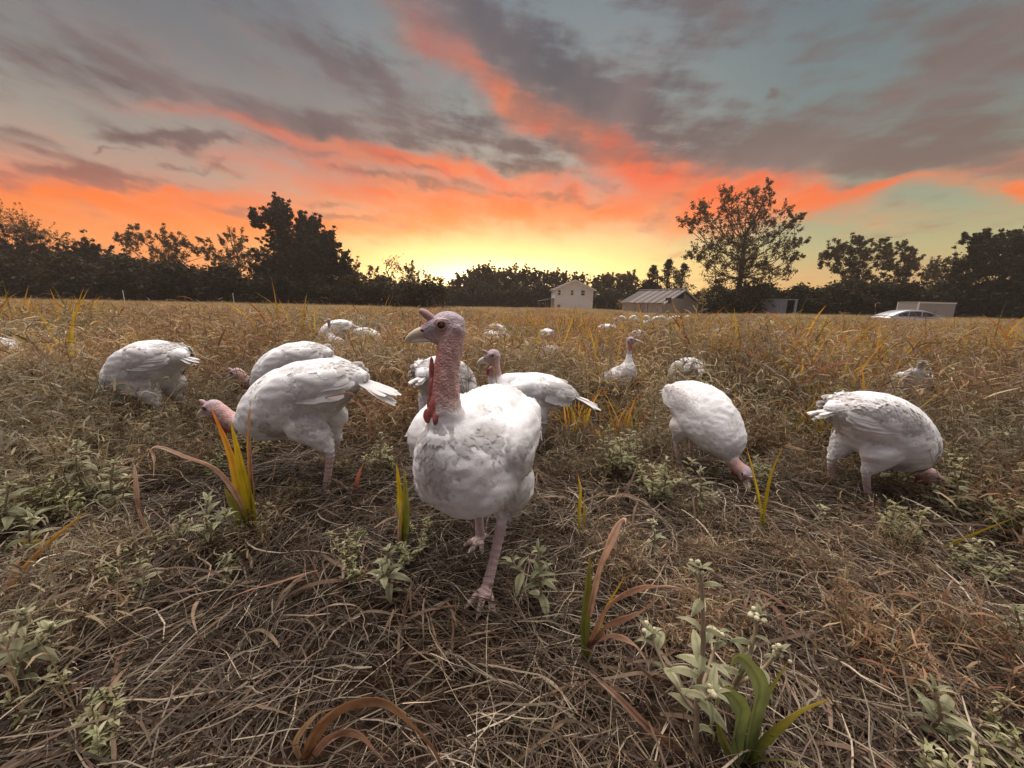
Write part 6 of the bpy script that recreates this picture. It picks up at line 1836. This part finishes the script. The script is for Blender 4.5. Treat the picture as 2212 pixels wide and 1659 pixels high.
    G((640, 1090), [([(770, 870), (760, 850), (720, 855), (650, 870)], 0.008, DRYR, 0.5), ([(800, 950), (795, 900), (770, 868), (745, 872)], 0.008, DRYR, 0.5)] , 'dark bent leaf over the big turkey\'s flank', name='dead_grass_plant', seed=25)
    # a loose row of waist high broad blades a few metres out: each plant with its own blades
    rg = np.random.RandomState(31)
    protos = []
    for k in range(6):
        root = empty('grass_plant')
        V, F, K = grass_clump(400 + k, 0.70, 15, GREEN + [(206, 150, 60)], 0.030, 0.05, 0.25)
        per = 14
        for q in range(15):
            put('blade', mesh_np('blade', V[q * per:(q + 1) * per], F[q * 6:(q + 1) * 6] - q * per, K[q * per:(q + 1) * per]), M['blade'], root)
        protos.append(root)
    spots = [(1135, 760), (1215, 800), (1240, 770), (1262, 812), (1300, 770), (1150, 812), (1420, 800), (1200, 745), (1330, 860), (1560, 800), (1600, 830), (1730, 800), (1640, 780), (1690, 830), (1830, 860), (330, 860), (620, 720), (800, 800), (480, 800), (930, 740), (640, 770), (180, 860), (1250, 740), (1290, 745)]
    first = set()
    WHERE = ['just right of the three distant turkeys', 'above the tail of the standing turkey', 'between the white patch turkey and the upright turkey', 'touching the upright turkey\'s left side', 'left of the upright turkey\'s neck',
             'over the back of the standing turkey', 'right of the upright turkey', 'before the farthest centre turkey', 'right of the standing turkey\'s tail tip', 'behind the right feeding turkey', 'up right of the right feeding turkey',
             'above the leaning green grass plant', 'far behind the right feeding turkey', 'left of the leaning green grass plant', 'before the rightmost large turkey\'s tail', 'right of the lone left turkey\'s tail', 'behind the lone left turkey, to its right',
             'above the big grazing turkey\'s tail', 'left of the two grazing turkeys', 'behind the near turkey\'s neck', 'between the two distant left turkeys', 'left of the lone left turkey', 'in the centre, farther out than its neighbours', 'before the distant walking turkey']
    for i, (px, py) in enumerate(spots):
        k = i % 6
        r = protos[k] if k not in first else copy_tree(protos[k])
        first.add(k)
        g = ground_at(px, py); g.z = float(gz(g.x, g.y))
        r.location = g; r.rotation_euler = (0, 0, rg.uniform(0, 6.28)); s = rg.uniform(0.75, 1.1); r.scale = (s, s, s)
        tag(r, 'yellow green grass plant ' + WHERE[i], 'grass plant', 'yellow green grass plants scattered in the mid field')
    # tall seedy weed before the right end of the shed and a pale one at its left end
    for (px, pt, pb, Y, lab) in ((1516, 618, 690, 24, 'tall spindly seedy weed rising before the right corner of the shed'), (1338, 646, 690, 34, 'pale bushy weed at the left end of the shed')):
        p = base_point(px, Y); H = at_depth(px, pt, Y).z - p.z
        root = empty('tall_weed', p); rr = np.random.RandomState(int(px))
        a = Acc(); P = catmull([[0, 0, 0], [0.03, 0, H * 0.4], [-0.04, 0, H * 0.7], [0.02, 0, H]], 5)
        a.tube([Vector(q) for q in P], [0.016 * (1 - 0.6 * k / len(P)) for k in range(len(P))], 5); a.build('stem', M['stem_wool'], root)
        cc = np.array([P[int(t * (len(P) - 1))] + rr.normal(0, 0.07, 3) for t in rr.uniform(0.45, 1, 60)])
        put('seed_spray', mesh_np('seed_spray', *leaf_cards(cc, 0.035, 12, 0.03, rr, [(200, 176, 140), (170, 140, 104), (150, 140, 96)])), M['weed'], root)
        tag(root, lab, 'weed plant')
build_plants()

# ------------------------------------------------------------------ the flock
BIRDS = [
    # pose, x, y, yaw degrees, scale, label
    ('walking', -0.081, 1.062, -107, 1.000, 'nearest turkey, facing the camera and looking left with its neck raised'),
    ('grazing', -0.830, 1.535, 176, 1.020, 'big turkey bending forward in profile, head low behind the orange grass'),
    ('grazing', -1.314, 2.312, 174, 0.960, 'turkey bent to graze just behind the big profile one on the left'),
    ('feeding', -2.490, 5.473, 185, 0.980, 'turkey with its back turned up, small behind the two grazing on the left'),
    ('alert', -2.300, 5.017, 215, 0.750, 'distant turkey with a raised neck left of the near turkey'),
    ('feeding', -2.042, 5.420, 10, 0.820, "distant turkey back showing above the grass left of the near turkey's bill"),
    ('feeding', -2.113, 2.217, 172, 1.020, 'turkey feeding alone at the left, tail pointing right'),
    ('feeding', -0.384, 2.118, 70, 0.960, 'turkey standing directly behind the nearest one, mostly hidden by its neck'),
    ('standing', 0.119, 2.041, 186, 0.960, 'turkey in profile right behind the nearest one, head up and tail lowered'),
    ('alert', 0.864, 3.036, -60, 0.760, 'upright turkey with a long straight neck right of centre'),
    ('feeding', 1.434, 3.112, 95, 0.740, 'turkey half hidden by grass behind the right grazing pair'),
    ('feeding', 0.915, 1.823, -68, 0.840, 'turkey feeding to the right with its pink head by the crossed yellow blades'),
    ('feeding', 1.486, 1.515, 2, 0.880, 'rightmost large turkey, bent down with its head in the weeds'),
    ('tail_up', 2.985, 2.836, 60, 0.720, 'turkey seen from behind in the weeds at the right'),
    ('feeding', -0.311, 7.730, 20, 0.800, "distant turkey right of the nearest one's head, uppermost of three"),
    ('feeding', -0.331, 5.780, 120, 0.780, 'distant turkey just below and left of the uppermost of three'),
    ('tail_up', -0.136, 5.908, 70, 0.740, 'distant turkey partly behind grass, right one of three'),
    ('feeding', 0.551, 6.369, 95, 0.800, 'distant turkey behind the tall yellow green grass at the centre'),
    ('feeding', 0.421, 4.374, 100, 0.620, 'turkey showing as a white patch in the centre grass'),
    ('standing', 2.038, 8.552, 12, 0.944, 'distant turkey walking right with its head raised above the centre grass'),
    ('feeding', 2.162, 6.737, 120, 0.750, 'distant turkey hunched right behind the upright one'),
    ('feeding', -4.411, 3.258, 170, 0.800, 'turkey cut off by the left edge of the view'),
    ('feeding', 5.201, 7.543, 30, 0.750, 'lone distant turkey far out in the right of the field'),
    ('feeding', 5.206, 18.683, 20, 0.740, 'turkey by the left end of the shed'),
    ('feeding', 4.437, 12.997, 200, 0.740, 'turkey a little nearer than the flock by the shed'),
    ('feeding', 6.269, 20.463, 170, 0.740, 'first turkey from the left of the flock along the shed wall'),
    ('alert', 5.361, 16.820, 190, 0.710, 'upright turkey second from the left of the flock along the shed wall'),
    ('feeding', 7.218, 21.159, 10, 0.740, 'third turkey from the left of the flock along the shed wall'),
    ('feeding', 7.044, 19.317, 180, 0.740, 'fourth turkey from the left of the flock along the shed wall'),
    ('feeding', 7.906, 20.773, 20, 0.740, 'fifth turkey from the left of the flock along the shed wall'),
    ('feeding', 8.132, 20.110, 200, 0.740, 'sixth turkey from the left of the flock along the shed wall'),
    ('feeding', 9.122, 21.701, 0, 0.740, 'seventh turkey from the left of the flock along the shed wall'),
    ('feeding', 10.662, 24.007, 190, 0.740, 'rightmost turkey of the flock along the shed wall'),
]
GRP = 'white turkeys foraging in the field'

def build_birds():
    protos = {}
    hi = {'walking': (0.0036, 11000, 0.024, 2), 'grazing': (0.0048, 8000, 0.025, 2), 'feeding': (0.0052, 8000, 0.025, 2), 'standing': (0.0050, 5000, 0.023, 2), 'tail_up': (0.0055, 5000, 0.023, 2), 'alert': (0.0052, 4500, 0.023, 2)}
    lo = {'tail_up': (0.012, 700, 0.035, 0), 'feeding': (0.012, 700, 0.035, 0), 'alert': (0.012, 600, 0.035, 0), 'standing': (0.012, 700, 0.035, 0), 'grazing': (0.012, 700, 0.035, 0)}
    for i, (pose, x, y, yaw, s, lab) in enumerate(BIRDS):
        far = y > 5.0
        key = (pose, far)
        if key not in protos:
            a = (lo if far else hi)[pose]
            protos[key] = r = turkey(POSES[pose], a[0], a[1], a[2], a[3], 3 + i)
        else:
            r = copy_tree(protos[key])
        r.location = (x, y, float(gz(x, y))); r.rotation_euler = (0, 0, math.radians(yaw)); r.scale = (s, s, s)
        tag(r, lab, 'turkey', GRP)
        BIRD_SPOTS.append((x, y, (0.45 if y < 1.3 else 0.62) if y < 3 else 0.66 if y < 6 else 0.72))
build_birds()

# ------------------------------------------------------------------ field cover last
build_field()

# ------------------------------------------------------------------ the dawn haze over the field
hz = Acc(); hz.box(-266, 266, -66, 266, -1.7, 24.0)
hzm, N_ = new_mat('morning_haze')
pv = N_.n('ShaderNodeVolumePrincipled')
pv.inputs['Color'].default_value = (0.98, 0.86, 0.74, 1)
pv.inputs['Density'].default_value = 0.0007
pv.inputs['Anisotropy'].default_value = 0.55
_o = N_.n('ShaderNodeOutputMaterial'); N_.link(pv.outputs[0], _o.inputs[1])
haze = hz.build('haze', hzm)
tag(haze, kind='stuff')
